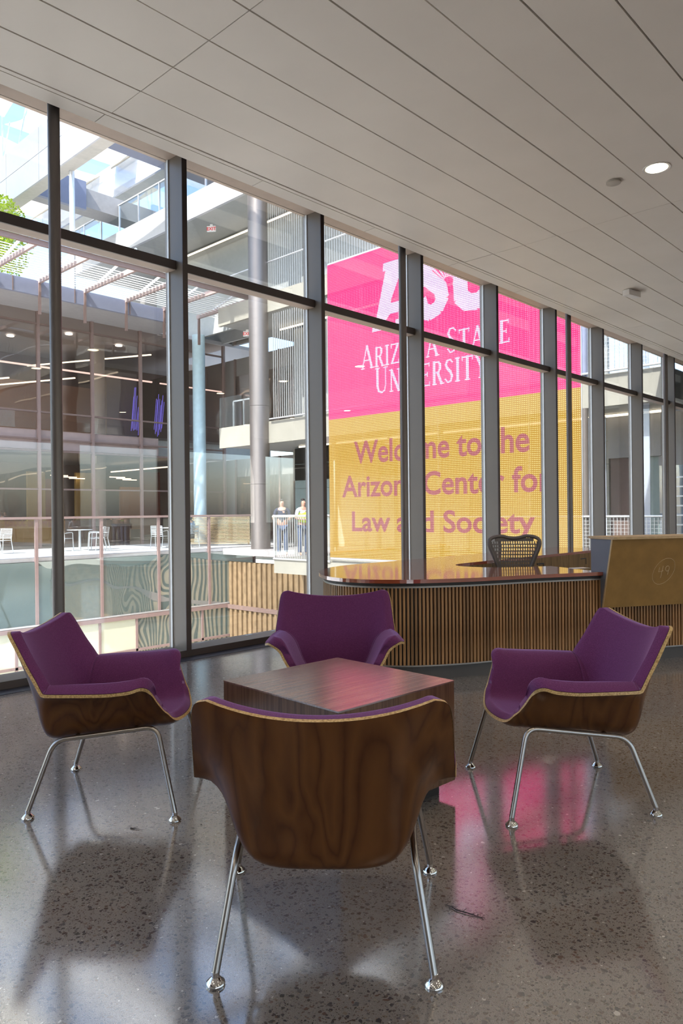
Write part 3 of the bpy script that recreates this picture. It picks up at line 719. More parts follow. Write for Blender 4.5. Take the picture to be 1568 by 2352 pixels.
# ---- LED display hung across the walkway
led = thing('led_display', 'huge see-through LED mesh display glowing magenta and gold beyond the glass', 'display', (14.1, 0, 0))
LV0, LV1, LZ0, LZ1, LZS = 6.66, 13.78, .04, 7.87, 3.72
def ledbox(v0, v1, z0, z1, name, mat, x=0., par=led): return MB().box(x, x + .004, v0, v1, z0, z1).build(name, mat, par)
ledbox(LV0, LV1, LZS, LZ1, 'magenta_field', M['led_pink']); ledbox(LV0, LV1, LZ0, LZS, 'gold_field', M['led_yel'])
fr = MB()
for z in (LZ0 - .03, LZ1 + .03): fr.box(.02, .06, LV0, LV1, z - .02, z + .02)
k = LV0
while k <= LV1 + .01: fr.box(.03, .045, k - .006, k + .006, LZ0, LZ1); k += 1.187
fr.build('hanging_frame', M['wire'], led)
XL = -.012
def flat_mesh(polys, name, mat):
    """letter pieces given as (w, z) outlines on the display, w running to the right as read (towards -Y)"""
    m = MB()
    for P in polys: m.add([(XL, -w, z) for w, z in P] + [(XL + .004, -w, z) for w, z in P], [tuple(range(len(P))), tuple(range(2 * len(P) - 1, len(P) - 1, -1))] + [(i, i + len(P), (i + 1) % len(P) + len(P), (i + 1) % len(P)) for i in range(len(P))])
    return m.build(name, mat, led)
def text_on_led(s, v_left, v_right, base, cap, mat, name, bold=.02):
    cu_ = bpy.data.curves.new('txt', 'FONT'); cu_.body = s; cu_.size = 1.0; cu_.offset = bold; cu_.resolution_u = 4
    to = bpy.data.objects.new('txt', cu_); COL.objects.link(to); bpy.context.view_layer.update()
    me = bpy.data.meshes.new_from_object(to.evaluated_get(bpy.context.evaluated_depsgraph_get()))
    bpy.data.objects.remove(to)
    xs = [p.co.x for p in me.vertices]; x0, x1 = min(xs), max(xs); capz = .70
    for p in me.vertices:
        x = (p.co.x - x0) / (x1 - x0) * (v_left - v_right); z = p.co.y / capz * cap
        p.co = (XL, -(-v_left + x), base + z)
    me.materials.clear(); me.materials.append(mat); me.name = name
    return obj(name, me, led)
text_on_led('Welcome to the', 12.86, 7.81, 2.51, .56, M['led_plum'], 'greeting_line', .02)
text_on_led('Arizona Center for', 13.30, 7.30, 1.65, .54, M['led_plum'], 'centre_line', .02)
text_on_led('Law and Society', 12.96, 7.70, .76, .50, M['led_plum'], 'society_line', .02)
# serif capitals from thick and thin strokes
GL = {  # strokes: (x0,z0,x1,z1,width) on a unit-height cell
 'A': (.80, [(.08, 0, .38, 1, .07), (.38, 1, .70, 0, .14), (.2, .36, .57, .36, .06)], [(.0, .2), (.58, .84)], []),
 'R': (.72, [(.16, 0, .16, 1, .14), (.16, .96, .42, .96, .06), (.42, .96, .52, .86, .1), (.52, .86, .52, .66, .12), (.52, .66, .42, .52, .1), (.16, .52, .42, .52, .06), (.36, .52, .62, 0, .13)], [(.04, .28), (.52, .76)], []),
 'I': (.34, [(.16, 0, .16, 1, .14)], [(.03, .29)], [(.03, .29)]),
 'Z': (.66, [(.06, .96, .58, .96, .07), (.55, .97, .1, .03, .13), (.06, .04, .6, .04, .07), (.58, 0, .58, .2, .05), (.07, .8, .07, 1, .05)], [], []),
 'O': (.82, [(.4 + .32 * math.cos(a), .5 + .47 * math.sin(a), .4 + .32 * math.cos(a + .5236), .5 + .47 * math.sin(a + .5236), .06 + .08 * abs(math.cos(a + .26))) for a in [k * .5236 for k in range(12)]], [], []),
 'N': (.82, [(.14, 0, .14, 1, .06), (.14, 1, .66, 0, .14), (.66, 0, .66, 1, .06)], [(.03, .26)], [(.0, .2), (.55, .78)]),
 'S': (.58, [(.50, .84, .36, .97, .07), (.36, .97, .2, .95, .07), (.2, .95, .1, .78, .11), (.1, .78, .2, .6, .12), (.2, .6, .38, .45, .13), (.38, .45, .47, .26, .12), (.47, .26, .38, .06, .1), (.38, .06, .2, .03, .07), (.2, .03, .06, .18, .07)], [], []),
 'T': (.70, [(.34, 0, .34, 1, .14), (.03, .965, .65, .965, .06), (.05, .82, .05, 1, .05), (.63, .82, .63, 1, .05)], [(.21, .47)], []),
 'E': (.64, [(.16, 0, .16, 1, .14), (.16, .965, .54, .965, .06), (.16, .51, .42, .51, .06), (.16, .035, .56, .035, .06), (.54, .84, .54, 1, .05), (.56, 0, .56, .18, .05), (.42, .42, .42, .6, .04)], [(.04, .2)], []),
 'U': (.80, [(.15, .3, .15, 1, .14), (.15, .3, .24, .08, .12), (.24, .08, .42, .03, .09), (.42, .03, .58, .1, .07), (.58, .1, .64, .3, .06), (.64, .3, .64, 1, .06)], [], [(.02, .28), (.53, .76)]),
 'V': (.78, [(.08, 1, .38, 0, .14), (.38, 0, .68, 1, .06)], [], [(-.03, .22), (.56, .8)]),
 'Y': (.76, [(.08, 1, .36, .48, .13), (.36, .5, .36, 0, .14), (.36, .48, .65, 1, .06)], [(.22, .5)], [(-.03, .22), (.53, .78)]),
 ' ': (.4, [], [], [])}
def serif_line(s, v_left, v_right, base, h, name):
    adv = []; x = 0
    for i, c in enumerate(s): k = 1.18 if (i == 0 or (i > 0 and s[i - 1] == ' ')) else 1.0; adv.append((x, k)); x += (GL[c][0] + .06) * k
    sc = (v_left - v_right) / x; polys = []
    for c, (x0, k) in zip(s, adv):
        wd, st, lo, hi = GL[c]
        st = list(st) + [(a, .025, b, .025, .05) for a, b in lo] + [(a, .975, b, .975, .05) for a, b in hi]
        for a, za, b, zb, w in st:
            A = Vector(((x0 + a * k) * sc, za * h * k)); B = Vector(((x0 + b * k) * sc, zb * h * k)); d = (B - A)
            if d.length < 1e-6: continue
            d.normalize(); nrm = Vector((-d.y, d.x)) * (w * (sc * .5 + h * .5) * .5); e = d * .008
            polys.append([(-v_left + p.x, base + p.y) for p in (A - e + nrm, A - e - nrm, B + e - nrm, B + e + nrm)])
    flat_mesh(polys, name, M['led_white'])
serif_line('ARIZONA STATE', 12.58, 8.22, 4.90, .50, 'state_line')
serif_line('UNIVERSITY', 12.12, 8.78, 4.22, .55, 'university_line')
# big slanted initials with a sunburst
def shear(P): return [(w + (z - 5.78) * .13, z) for w, z in P]
def strokes(path, wid):
    out = []
    for (a, b) in zip(path, path[1:]):
        A = Vector(a); B = Vector(b); d = (B - A).normalized(); n_ = Vector((-d.y, d.x)) * wid / 2; e = d * wid * .12
        out.append([tuple(p) for p in (A - e + n_, A - e - n_, B + e - n_, B + e + n_)])
    return out
z0_, z1_ = 5.80, 7.45
PA = [[(-12.20, z0_), (-11.72, z0_), (-11.72, z0_ + .18), (-11.80, z0_ + .18), (-11.66, 6.15), (-11.66, 6.5), (-11.45, 7.05), (-11.60, z1_), (-12.02, z1_), (-12.02, z1_ - .2), (-11.93, z1_ - .2), (-12.12, z0_ + .18), (-12.20, z0_ + .18)],
      [(-11.45, 7.05), (-11.60, z1_), (-11.20, z1_), (-10.98, z0_ + .18), (-10.88, z0_ + .18), (-10.88, z0_), (-11.46, z0_), (-11.46, z0_ + .18), (-11.36, z0_ + .18), (-11.38, 6.15), (-11.40, 6.5)],
      [(-11.66, 6.15), (-11.38, 6.15), (-11.40, 6.42), (-11.66, 6.42)]]
sp_ = [(-10.06, 6.98), (-10.16, 7.2), (-10.38, 7.28), (-10.6, 7.2), (-10.68, 6.98), (-10.58, 6.78), (-10.38, 6.62), (-10.16, 6.45), (-10.08, 6.22), (-10.18, 6.02), (-10.4, 5.94), (-10.62, 6.02), (-10.72, 6.25)]
up_ = [(-9.66, z1_), (-9.62, 6.5), (-9.56, 6.15), (-9.36, 5.98), (-9.10, 5.95), (-8.90, 6.08), (-8.80, 6.4), (-8.74, z1_)]
polys = [shear(p) for p in PA] + [shear(p) for p in strokes(sp_, .36)] + [shear(p) for p in strokes(up_, .38)]
sc_ = (-9.86, 6.52)
for k in range(14):
    a = math.pi * (.05 + .9 * k / 13); r0, r1 = .16, (.75 if k % 2 else 1.02)
    c_, s_ = math.cos(a), math.sin(a); n_ = (-s_, c_)
    polys.append([(sc_[0] + c_ * r0 + n_[0] * .012, sc_[1] + s_ * r0 + n_[1] * .012), (sc_[0] + c_ * r0 - n_[0] * .012, sc_[1] + s_ * r0 - n_[1] * .012), (sc_[0] + c_ * r1 - n_[0] * .04, sc_[1] + s_ * r1 - n_[1] * .04), (sc_[0] + c_ * r1 + n_[0] * .04, sc_[1] + s_ * r1 + n_[1] * .04)])
flat_mesh(polys, 'initials', M['led_white'])

# ---- walkway building on the right side of the courtyard
wk = thing('walkway_building', 'cream walkway building with stacked floor slabs right of the courtyard', 'building', (0, 0, 0))
MB().box(14.2, 19.3, V_GL + .3, 16.1, -.50, -.06).build('bridge_slab', M['stone'], wk)
MB().box(14.14, 14.2, V_GL + .3, 16.1, -.50, -.12).build('bridge_fascia', M['stone'], wk)
MB().box(16.35, 24, 16.1, 21.45, -.24, -.02).build('landing_slab', M['greyp'], wk)
for z0, z1, v0, v1 in ((3.70, 4.46, V_GL + .3, 22.4), (8.30, 8.96, V_GL + .3, 22.4), (12.86, 13.82, V_GL + .3, 34)):
    MB().box(17.0, 17.12, v0, v1, z0, z1).build('slab_fascia', M['fascia'] if z0 > 10 else M['stone'], wk)
    MB().box(17.12, 26, v0, v1, z0 + .05, z1 - .05).build('floor_slab', M['soffit'], wk)
for z, v0, v1 in ((3.72, 6.5, 20), (8.28, 9, 21), (12.60, 18, 28)):
    MB().box(18.85, 18.89, v0, v1, z - .05, z + .01).build('line_light', M['line'], wk)
# back wall panels in stone with joints
for j in range(6):
    for i in range(8):
        if 13.5 < 8.3 + i * 1.55 and j in (1, 2, 3): continue
        v0 = 8.3 + i * 1.55
        MB().box(19.2, 19.32, v0 + .006, v0 + 1.55 - .006, -.02 + j * .62 + .006, .60 + j * .62 - .006).build('stone_panel', M['stone'], wk)
MB().box(19.32, 19.5, V_GL + .3, 20.7, -.06, 3.70).build('back_wall', M['tealwall'], wk)
for j in range(4): MB().box(19.2, 19.32, 14.5, 20.6, .6 + j * .78 + .004, 1.372 + j * .78).build('stone_panel', M['tealwall'], wk)
MB().box(19.2, 19.32, 8.3, 20.6, 4.46, 8.25).build('upper_wall', M['soffit'], wk)
MB().box(19.2, 19.32, 5.95, 30, 8.96, 12.86).build('upper_wall', M['soffit'], wk)
for z0, z1 in ((-.02, 3.7), (4.46, 8.3), (8.96, 12.86)):
    cw = MB().box(21.2, 21.35, 20.6, 36, z0, z1).build('corner_wall', M['corner'], wk)
    for k in range(5):
        MB().box(21.12, 21.2, 20.6 + k * 1.5, 20.7 + k * 1.5, z0, z1).build('mullion', M['int_dark'], cw)
        if k < 4: MB().box(21.14, 21.17, 20.7 + k * 1.5, 22.1 + k * 1.5, z0 + .1, z1 - .8).build('pane', M['facade_glass'], cw)
MB().box(19.4, 21.3, 20.45, 20.6, -.02, 8.3).build('return_wall', M['corner'], wk)
# pale film screen, dark doorway, lit window near our wall
MB().box(18.2, 18.24, 7.95, 8.45, -.04, 3.62).build('film_screen', M['film'], wk)
MB().box(17.6, 17.63, 6.62, 7.06, -.04, 7.9).build('film_screen', M['film'], wk)
MB().box(19.1, 19.32, 6.9, 8.28, 2.6, 3.7).build('door_head', M['greyp'], wk); MB().box(19.25, 19.32, 7.45, 8.28, -.04, 2.6).build('doorway', M['int_dark'], wk)
wq = MB().box(19.24, 19.3, 6.05, 7.0, -.04, 2.35).build('window', M['blue_glass'], wk)
for j in range(9): MB().box(19.20, 19.24, 6.05, 6.72, .1 + j * .24, .14 + j * .24).build('blind_slat', M['alu'], wq)
MB().box(19.2, 19.32, 5.95, 7.0, 2.35, 3.7).build('wall_panel', M['greyp'], wk)
# timber-lined storey below the walkway
lw_ = MB().box(16.6, 16.7, V_GL + .3, 26, -4.6, -.5).build('lower_wall', M['timber'], wk)
for k in range(34): MB().box(16.52, 16.6, 12.5 + k * .27, 12.62 + k * .27, -4.6, -.5).build('timber_batten', M['timber'], wk)
MB().box(16.5, 16.6, V_GL + .3, 26, -2.2, -2.05).build('rail', M['int_dark'], wk)
# pipe columns of the walkway with gusset plates
for v in (7.93, 12.2, 16.4):
    c = MB().lathe([(.075, -.05), (.075, 3.70)], (17.0, v, 0), 16).build('pipe_column', M['fin_dark'] if v > 8 else M['post'], wk, True)
    MB().box(16.98, 17.02, v, v + .35, 3.5, 3.7).build('gusset', M['post'], c)
MB().lathe([(.075, 4.46), (.075, 8.30)], (17.0, 7.93, 0), 16).build('pipe_column', M['bluegrey'], wk, True)
# stainless nets and rails guarding the walkway
def net(u, v0, v1, z0, z1, name='guard_net', step=.12, hstep=None, r=.009):
    m = MB(); v = v0
    while v <= v1: m.add([(u - r, v - r, z0), (u + r, v - r, z0), (u + r, v + r, z0), (u - r, v + r, z0), (u - r, v - r, z1), (u + r, v - r, z1), (u + r, v + r, z1), (u - r, v + r, z1)], [(0, 1, 5, 4), (1, 2, 6, 5), (2, 3, 7, 6), (3, 0, 4, 7)]); v += step
    if hstep:
        z = z0
        while z <= z1: m.box(u - r * .7, u + r * .7, v0, v1, z - r * .7, z + r * .7); z += hstep
    tag(m.build(name, M['wire'], wk), None, None, None, 'stuff')
for v in (14.6, 16.3, 18.2): MB().box(19.08, 19.2, v, v + .12, -.05, 3.7).build('mullion', M['int_dark'], wk)
net(14.12, 13.85, 16.1, -.10, 1.14, step=.095)
net(17.02, V_GL + .5, 19.4, 4.55, 8.2, step=.11)
net(16.9, V_GL + .5, 8.6, -.05, 1.05, step=.085, hstep=.085, r=.005)
net(16.95, V_GL + .5, 7.6, 4.5, 6.2, step=.09, hstep=.09, r=.005)
net(17.02, 8.6, 20.4, 8.96, 12.8, step=.11, r=.005)
for u, v0, v1, z in ((14.12, 13.8, 16.1, 1.16), (14.12, 13.8, 16.1, -.08), (16.9, V_GL + .4, 13.6, 1.08), (16.9, V_GL + .4, 19.4, 4.52), (17.02, 8.6, 22.4, 10.05)):
    MB().tube([(u, v0, z), (u, v1, z)], .028, 10).build('guard_rail', M['alu'], wk, True)
MB().bar((14.12, 13.85, 1.14), (14.12, 16.1, 1.14), .09, .05).build('cap_rail', M['stone'], wk)
MB().box(14.14, 14.19, 16.05, 16.12, -.1, 1.16).build('guard_post', M['alu'], wk)
# balcony glass and inner pieces left of the big column
MB().box(17.02, 17.04, 19.9, 22.4, 4.46, 5.6).build('balcony_glass', M['guard_glass'], wk)
bf = MB()
for v in (20.7, 21.3, 21.9): bf.bar((17.3, v, 4.46), (17.3, v, 5.45), .05, .05)
bf.bar((17.3, 20.0, 5.45), (17.3, 21.9, 5.45), .05, .05); bf.build('balcony_frame', M['fascia'], wk)
MB().box(17.02, 17.04, 19.8, 34, 13.82, 15.0).build('balcony_glass', M['guard_glass'], wk)
MB().box(17.0, 17.06, 19.8, 34, 14.98, 15.03).build('guard_rail', M['fascia'], wk)
for k in range(9): MB().box(17.0, 17.05, 19.9 + k * 1.6, 19.95 + k * 1.6, 13.82, 15.0).build('guard_post', M['alu'], wk)
# recessed glazed wall under the level three slab, with a door
MB().box(20.6, 20.7, 18, 30, 8.96, 12.8).build('recessed_wall', M['soffit'], wk)
dw = MB().box(20.5, 20.6, 23.0, 24.4, 8.96, 11.2).build('doorway', M['beige'], wk); MB().box(20.46, 20.5, 23.15, 24.25, 8.96, 10.9).build('pane', M['blue_glass'], dw)
# the round metal column
mc = thing('metal_column', 'tall round brushed metal column at the courtyard corner', 'column', (16.85, 19.88, 0))
for k, (a, b) in enumerate(((-.02, -.013), (-.012, 2.25), (2.26, 5.0), (5.01, 9.1), (9.11, 12.86), (12.87, 14.0))): MB().lathe([(.345, a), (.345, b)], n=40).build('sleeve', M['metalcol'], mc, True)
# exit signs
def exit_sign(loc, rot, label, s=1.0):
    e = thing('exit_sign', label, 'sign', loc, rot, 'exit signs in the walkway building')
    MB().box(-.19 * s, .19 * s, -.03 * s, .03 * s, -.12 * s, .12 * s).build('housing', M['exit'], e)
    MB().box(-.06 * s, .06 * s, -.02 * s, .02 * s, .12 * s, .20 * s).build('mount', M['exit'], e)
    cu_ = bpy.data.curves.new('txt', 'FONT'); cu_.body = 'EXIT'; cu_.size = .2 * s; cu_.align_x = 'CENTER'; cu_.offset = .004
    to = bpy.data.objects.new('txt', cu_); COL.objects.link(to); bpy.context.view_layer.update()
    me = bpy.data.meshes.new_from_object(to.evaluated_get(bpy.context.evaluated_depsgraph_get())); bpy.data.objects.remove(to)
    for p in me.vertices: p.co = (p.co.x, -.032 * s, p.co.y - .068 * s)
    me.materials.clear(); me.materials.append(M['exit_red']); obj('lettering', me, e)
exit_sign((17.67, 23.65, 12.52), R(-52), 'white exit sign with red letters under the topmost floor slab', .92)
exit_sign((17.75, 21.6, 8.02), R(-52), 'dim exit sign under the middle floor slab beside the metal column', .8)
exit_sign((17.6, 14.6, 3.42), R(-52), 'small exit sign above the people on the walkway', .7)

# ---- building across the courtyard
ob = thing('glass_building', 'glass fronted building with a terrace across the courtyard', 'building', (0, 0, 0))
VF = 27.0
MB().box(-6, 20.6, 21.5, VF + 8, -.16, -.0).build('terrace_slab', M['terrace'], ob)
MB().box(-6, 18.3, 21.44, 21.5, -.12, -.01).build('terrace_edge', M['alu'], ob)
for k in range(7):
    u = 9.52 + 2.07 * (k - 2)
    MB().box(u - .045, u + .045, 21.36, 21.44, -2.1, 1.15).build('post', M['mull_pink'], ob)
    if k < 6: MB().box(u + .05, u + 2.02, 21.39, 21.40, -2.02, -.13).build('lower_pane', M['teal_glass'], ob); MB().box(u + .05, u + 2.02, 21.39, 21.40, .05, 1.12).build('guard_pane', M['guard_glass'], ob)
MB().box(5, 18.0, 21.34, 21.46, 1.13, 1.20).build('hand_rail', M['mull_pink'], ob)
MB().box(5, 18.0, 21.34, 21.46, -2.16, -2.02).build('beam', M['mull_pink'], ob)
MB().box(5, 18.0, 21.34, 21.46, -2.03, -1.98).build('beam', M['alu'], ob)
MB().box(5, 18.0, 23.6, 23.7, -4.6, -.16).build('inner_wall', M['greyp'], ob)
for k in range(10):
    u = 5 + 1.3 * k
    MB().box(u + .04, u + 1.26, 21.39, 21.40, -3.15, -2.16).build('lower_pane', M['cream_glass'] if u < 12 else M['teal_glass'], ob)
    MB().box(u + .04, u + 1.26, 21.39, 21.40, -4.6, -3.22).build('lower_pane', M['cream_glass'] if u < 12 else M['teal_glass'], ob)
    MB().box(u - .04, u + .04, 21.36, 21.44, -4.6, -2.16).build('post', M['mull_pink'], ob)
MB().box(5, 18.0, 21.36, 21.44, -3.22, -3.14).build('beam', M['mull_pink'], ob)
# main facade
for k in range(9):
    u = 12.15 + 2.15 * (k - 4)
    MB().box(u - .05, u + .05, VF - .08, VF + .06, 0, 8.9).build('mullion', M['mull_pink'], ob)
    if k < 8:
        for z0, z1 in ((0, 2.2), (2.24, 3.70), (4.47, 5.08), (5.14, 8.35), (8.43, 8.9)):
            MB().box(u + .055, u + 2.095, VF, VF + .01, z0, z1).build('pane', M['facade_glass'], ob)
for z in (2.22, 3.66, 4.10, 5.11, 8.39): MB().box(3.5, 20.8, VF - .06, VF + .04, z - .03, z + .03).build('transom', M['int_dark'], ob)
MB().box(3.5, 17.35, VF + .10, VF + .5, 3.72, 4.45).build('slab_band', M['pinkband'], ob)
MB().box(3.5, 24, VF + .5, VF + 8, 3.75, 4.42).build('floor_slab', M['soffit'], ob)
MB().box(3.5, 17.4, VF + .6, VF + .66, 6.90, 6.96).build('line_light', M['line_pink'], ob)
MB().box(17.8, 21.6, VF + .6, VF + .66, 6.90, 6.95).build('line_light', M['line_pink'], ob)
MB().box(3.5, 24, VF + 8, VF + 8.2, 0, 8.9).build('inner_wall', M['int_dark'], ob)
MB().box(3.0, 24, VF - .1, VF + 8, 8.9, 9.05).build('ceiling', M['fascia'], ob)
MB().box(3.0, 17.3, 25.0, 25.12, 8.85, 9.35).build('roof_fascia', M['bluegrey'], ob)
MB().box(3.0, 17.3, 25.12, VF + 8, 9.05, 9.4).build('roof_slab', M['greyp'], ob)
MB().box(3.0, 17.3, 25.12, VF, 8.85, 9.05).build('eave_soffit', M['greyp'], ob)
for k in range(5): MB().box(8.2 + k * 2.2, 8.23 + k * 2.2, 24.985, 25.0, 8.85, 9.35).build('fascia_joint', M['int_dark'], ob)
# rooms inside: coloured partitions, columns, lights
for u0, u1, v, z0, z1, mt in ((9.2, 10.6, 33.5, 0, 3.7, 'int_warm'), (11.2, 12.0, 32.8, .8, 3.0, 'greyp'), (12.0, 12.5, 32.6, .8, 3.1, 'yellow'), (14.1, 14.9, 32.5, .7, 3.2, 'yellow'), (14.95, 15.5, 32.6, .9, 2.9, 'redp'), (16.2, 17.5, 32.2, .7, 3.2, 'yellow'),
                              (13.4, 17.9, 34, 4.5, 7.5, 'int_warm'), (20.2, 21.8, 33, .2, 3.4, 'redp'), (22.0, 22.6, 33, .2, 3.3, 'yellow'), (18.7, 19.9, 32.6, .5, 2.6, 'orange'), (12.9, 13.9, 33, 0, 3.6, 'int_dark'), (17.4, 19.0, 31.5, 4.5, 8.0, 'greyp')):
    MB().box(u0, u1, v, v + .15, z0, z1).build('partition', M[mt], ob)
MB().box(9, 18, 30.5, 31.1, 0, 1.0).build('service_counter', M['int_warm'], ob)
for u, v, mt in ((15.72, 29.2, 'column'), (11.2, 30.0, 'column')): MB().lathe([(.30, 0), (.30, 8.9)], (u, v, 0), 24).build('round_column', M[mt], ob, True)
MB().lathe([(.27, 0), (.27, 8.9)], (18.75, 26.1, 0), 24).build('round_column', M['teal_col'], ob, True)
for (a, b) in (((14.8, 34, 8.2), (17.6, 28.0, 8.2)), ((13.2, 34, 7.1), (15.0, 29.8, 7.1)), ((19, 34, 3.4), (19, 28.5, 3.4)), ((11.0, 33, 6.8), (12.3, 30, 6.8))): MB().bar(a, b, .07, .05).build('line_light', M['line'], ob)
for k in range(6): MB().box(14.0 + k * .9, 14.75 + k * .9, 30.0 + (k % 3), 30.05 + (k % 3), 2.9, 2.94).build('line_light', M['line'], ob)
for u, v, z in ((14.6, 29.5, 8.86), (13.0, 31.5, 8.86), (17.2, 30, 8.86), (11.4, 29.5, 8.86), (22.3, 30, 7.4), (22.8, 30.4, 7.4)): MB().lathe([(.15, -.02), (.15, 0)], (u, v, z), 16).build('downlight', M['dl'], ob)
for k in range(3):  # violet light artwork inside
    P = [(18.2 + k * 1.1 - (.3 if k == 0 else 0), 30.2 + k * .3, z) for z in (4.9, 5.4, 5.9, 6.5, 6.9)]
    m = MB()
    for j in range(8): m.bar((P[0][0] + j * .06, P[0][1], 4.9 + random.random() * .5), (P[0][0] + j * .06 + .15, P[0][1], 6.2 + random.random()), .02, .02)
    m.build('light_artwork', M['violet'], ob)
MB().box(21.3, 21.9, 27.9, 27.95, .8, 2.6).build('poster', M['poster'], ob)
# timber slat screen by the column
ss = thing('slatted_bench_screen', 'low screen of thin horizontal timber slats by the metal column', 'screen', (0, 0, 0))
m = MB()
for k in range(20): m.bar((16.25, 24.2, .08 + k * .056), (18.35, 22.3, .08 + k * .056), .03, .026)
tag(m.build('slats', M['ply_board'], ss), None, None, None, 'stuff'); MB().bar((16.27, 24.26, .0), (16.27, 24.26, 1.18), .05, .05).build('post', M['int_dark'], ss); MB().bar((18.33, 22.36, 0), (18.33, 22.36, 1.18), .05, .05).build('post', M['int_dark'], ss)

# ---- louvred sunshade over the terrace
cn = thing('louvre_canopy', 'white louvred sunshade projecting over the terrace', 'sunshade', (0, 0, 0))
ZC = 9.4
MB().tube([(4, 21.3, ZC + .08), (19, 21.3, ZC + .08)], .09, 12).build('front_tube', M['alu'], cn, True)
MB().box(4, 19, 21.35, 21.45, ZC - .16, ZC - .0).build('front_beam', M['mull_pink'], cn)
blade = MB(); prof = [(-.085, -.035), (.0, .012), (.085, .04), (.09, .03), (.005, -.010), (-.075, -.047)]
n_ = len(prof); vs_ = [(0, y, z) for y, z in prof] + [(1.56, y, z) for y, z in prof]
blade.add(vs_, [tuple(range(n_ - 1, -1, -1)), tuple(range(n_, 2 * n_))] + [(i, (i + 1) % n_, n_ + (i + 1) % n_, n_ + i) for i in range(n_)])
M['blade'] = plain('louvre_white', (.78, .78, .77), .5, 0, .3, .01)
blade_me = blade.mesh('louvre_blade', M['blade'])
for b in range(7):
    u = 8.0 + 1.665 * b
    MB().bar((u, 21.4, ZC - .05), (u, 25.1, ZC - .05), .09, .16).build('arm', M['pinkband'], cn)
    MB().tube([(u, 21.5, ZC + .6), (u + .0, 24.0, ZC + .05)], .045, 8).build('stay', M['alu'], cn, True)
    MB().box(u - .04, u + .04, 24.96, 25.04, 8.2, ZC + .02).build('bracket', M['mull_pink'], cn)
    for k in range(12): obj('louvre_blade', blade_me, cn, (u + .06, 22.3 + k * .225, ZC))

# ---- roof structure above the courtyard
rb = thing('roof_beam', 'big pale panelled roof beam crossing high over the courtyard', 'beam', (0, 0, 0))
for k in range(7): MB().box(12.48, 12.55, 18.5 + k * 3, 21.48 + k * 3, 15.05, 16.05).build('panel', M['fascia'], rb); MB().box(12.48, 12.55, 18.5 + k * 3, 21.48 + k * 3, 14.0, 15.03).build('panel', M['fascia'], rb)
MB().box(12.55, 13.05, 18.5, 40, 14.0, 16.05).build('core', M['beige'], rb)
MB().lathe([(.10, 9.4), (.10, 14.0)], (13.0, 25.9, 0), 12).build('rod', M['alu'], rb, True)
rc = thing('cross_beam', 'grey cross beam under the white sailcloth roof', 'beam', (0, 0, 0), 0, 'grey roof cross beams')
MB().box(13.05, 19, 29.6, 30.6, 14.5, 15.3).build('body', M['greyp'], rc); MB().box(13.05, 15.4, 29.4, 29.6, 14.3, 15.5).build('cladding', M['bluegrey'], rc)
rc2 = thing('cross_beam', 'blue grey cross beam nearest above the windows', 'beam', (0, 0, 0), 0, 'grey roof cross beams')
MB().box(13.05, 19, 24.4, 25.2, 15.0, 15.9).build('body', M['bluegrey'], rc2)
rr_ = thing('roof_edge_beam', 'pale glazed roof edge running beyond the white sailcloth', 'beam', (0, 0, 0))
MB().box(18.3, 18.4, 18, 40, 16.6, 18.2).build('panel', M['film'], rr_); MB().box(18.4, 19.4, 18, 40, 16.6, 17.0).build('core', M['soffit'], rr_)
def sail(name, u0, u1, v0, v1, z, sag, label):
    m = MB(); n = 14; vs = []
    for i in range(n + 1):
        for j in range(n + 1):
            a, b = i / n, j / n
            e1 = .35 * math.sin(math.pi * a); e2 = .35 * math.sin(math.pi * b)
            u = u0 + (u1 - u0) * (b + (.5 - b) * .10 * math.sin(math.pi * a)); v = v0 + (v1 - v0) * (a + (.5 - a) * .10 * math.sin(math.pi * b))
            vs.append((u, v, z + sag * (math.sin(math.pi * a) * math.sin(math.pi * b)) + .08 * math.cos(2 * math.pi * b)))
    top_ = [(x, y, zz + .01) for x, y, zz in vs]; N = n + 1
    q = [(i * N + j, i * N + j + 1, (i + 1) * N + j + 1, (i + 1) * N + j) for i in range(n) for j in range(n)]
    m.add(vs, [tuple(reversed(f_)) for f_ in q]); m.add(top_, q)
    s = thing(name, label, 'shade sail', (0, 0, 0), 0, 'white shade sails over the courtyard')
    m.build('cloth', M['sail'], s, True)
    rod = MB()
    for k in range(1, 3): rod.tube([(u0 + (u1 - u0) * k / 3, v0, z - .15), (u0 + (u1 - u0) * k / 3, v1, z - .15)], .04, 6)
    rod.build('batten', M['beige'], s)
    ue = 12.8 if u1 < 13 else 13.0
    for vv in (v0 + .3, v1 - .3): MB().bar((12.8, vv, 16.0), (12.8 if u1 < 13.05 else 13.2, vv, z + .10), .05, .05).build('strut', M['alu'], s)
sail('shade_sail', 6.0, 13.0, 24.6, 31.9, 18.2, .05, 'white sailcloth panel high at far left')
sail('shade_sail', 13.1, 20.6, 29.9, 32.1, 18.0, .2, 'narrow white sailcloth panel right of the roof beam')
sail('shade_sail', 6.0, 13.0, 33.3, 39.5, 18.2, .1, 'white sailcloth panel low at the left edge beyond a strip of sky')
sail('shade_sail', 13.1, 20.6, 33.2, 41.0, 18.0, .35, 'white sailcloth panel farthest back above the grey cross beam')
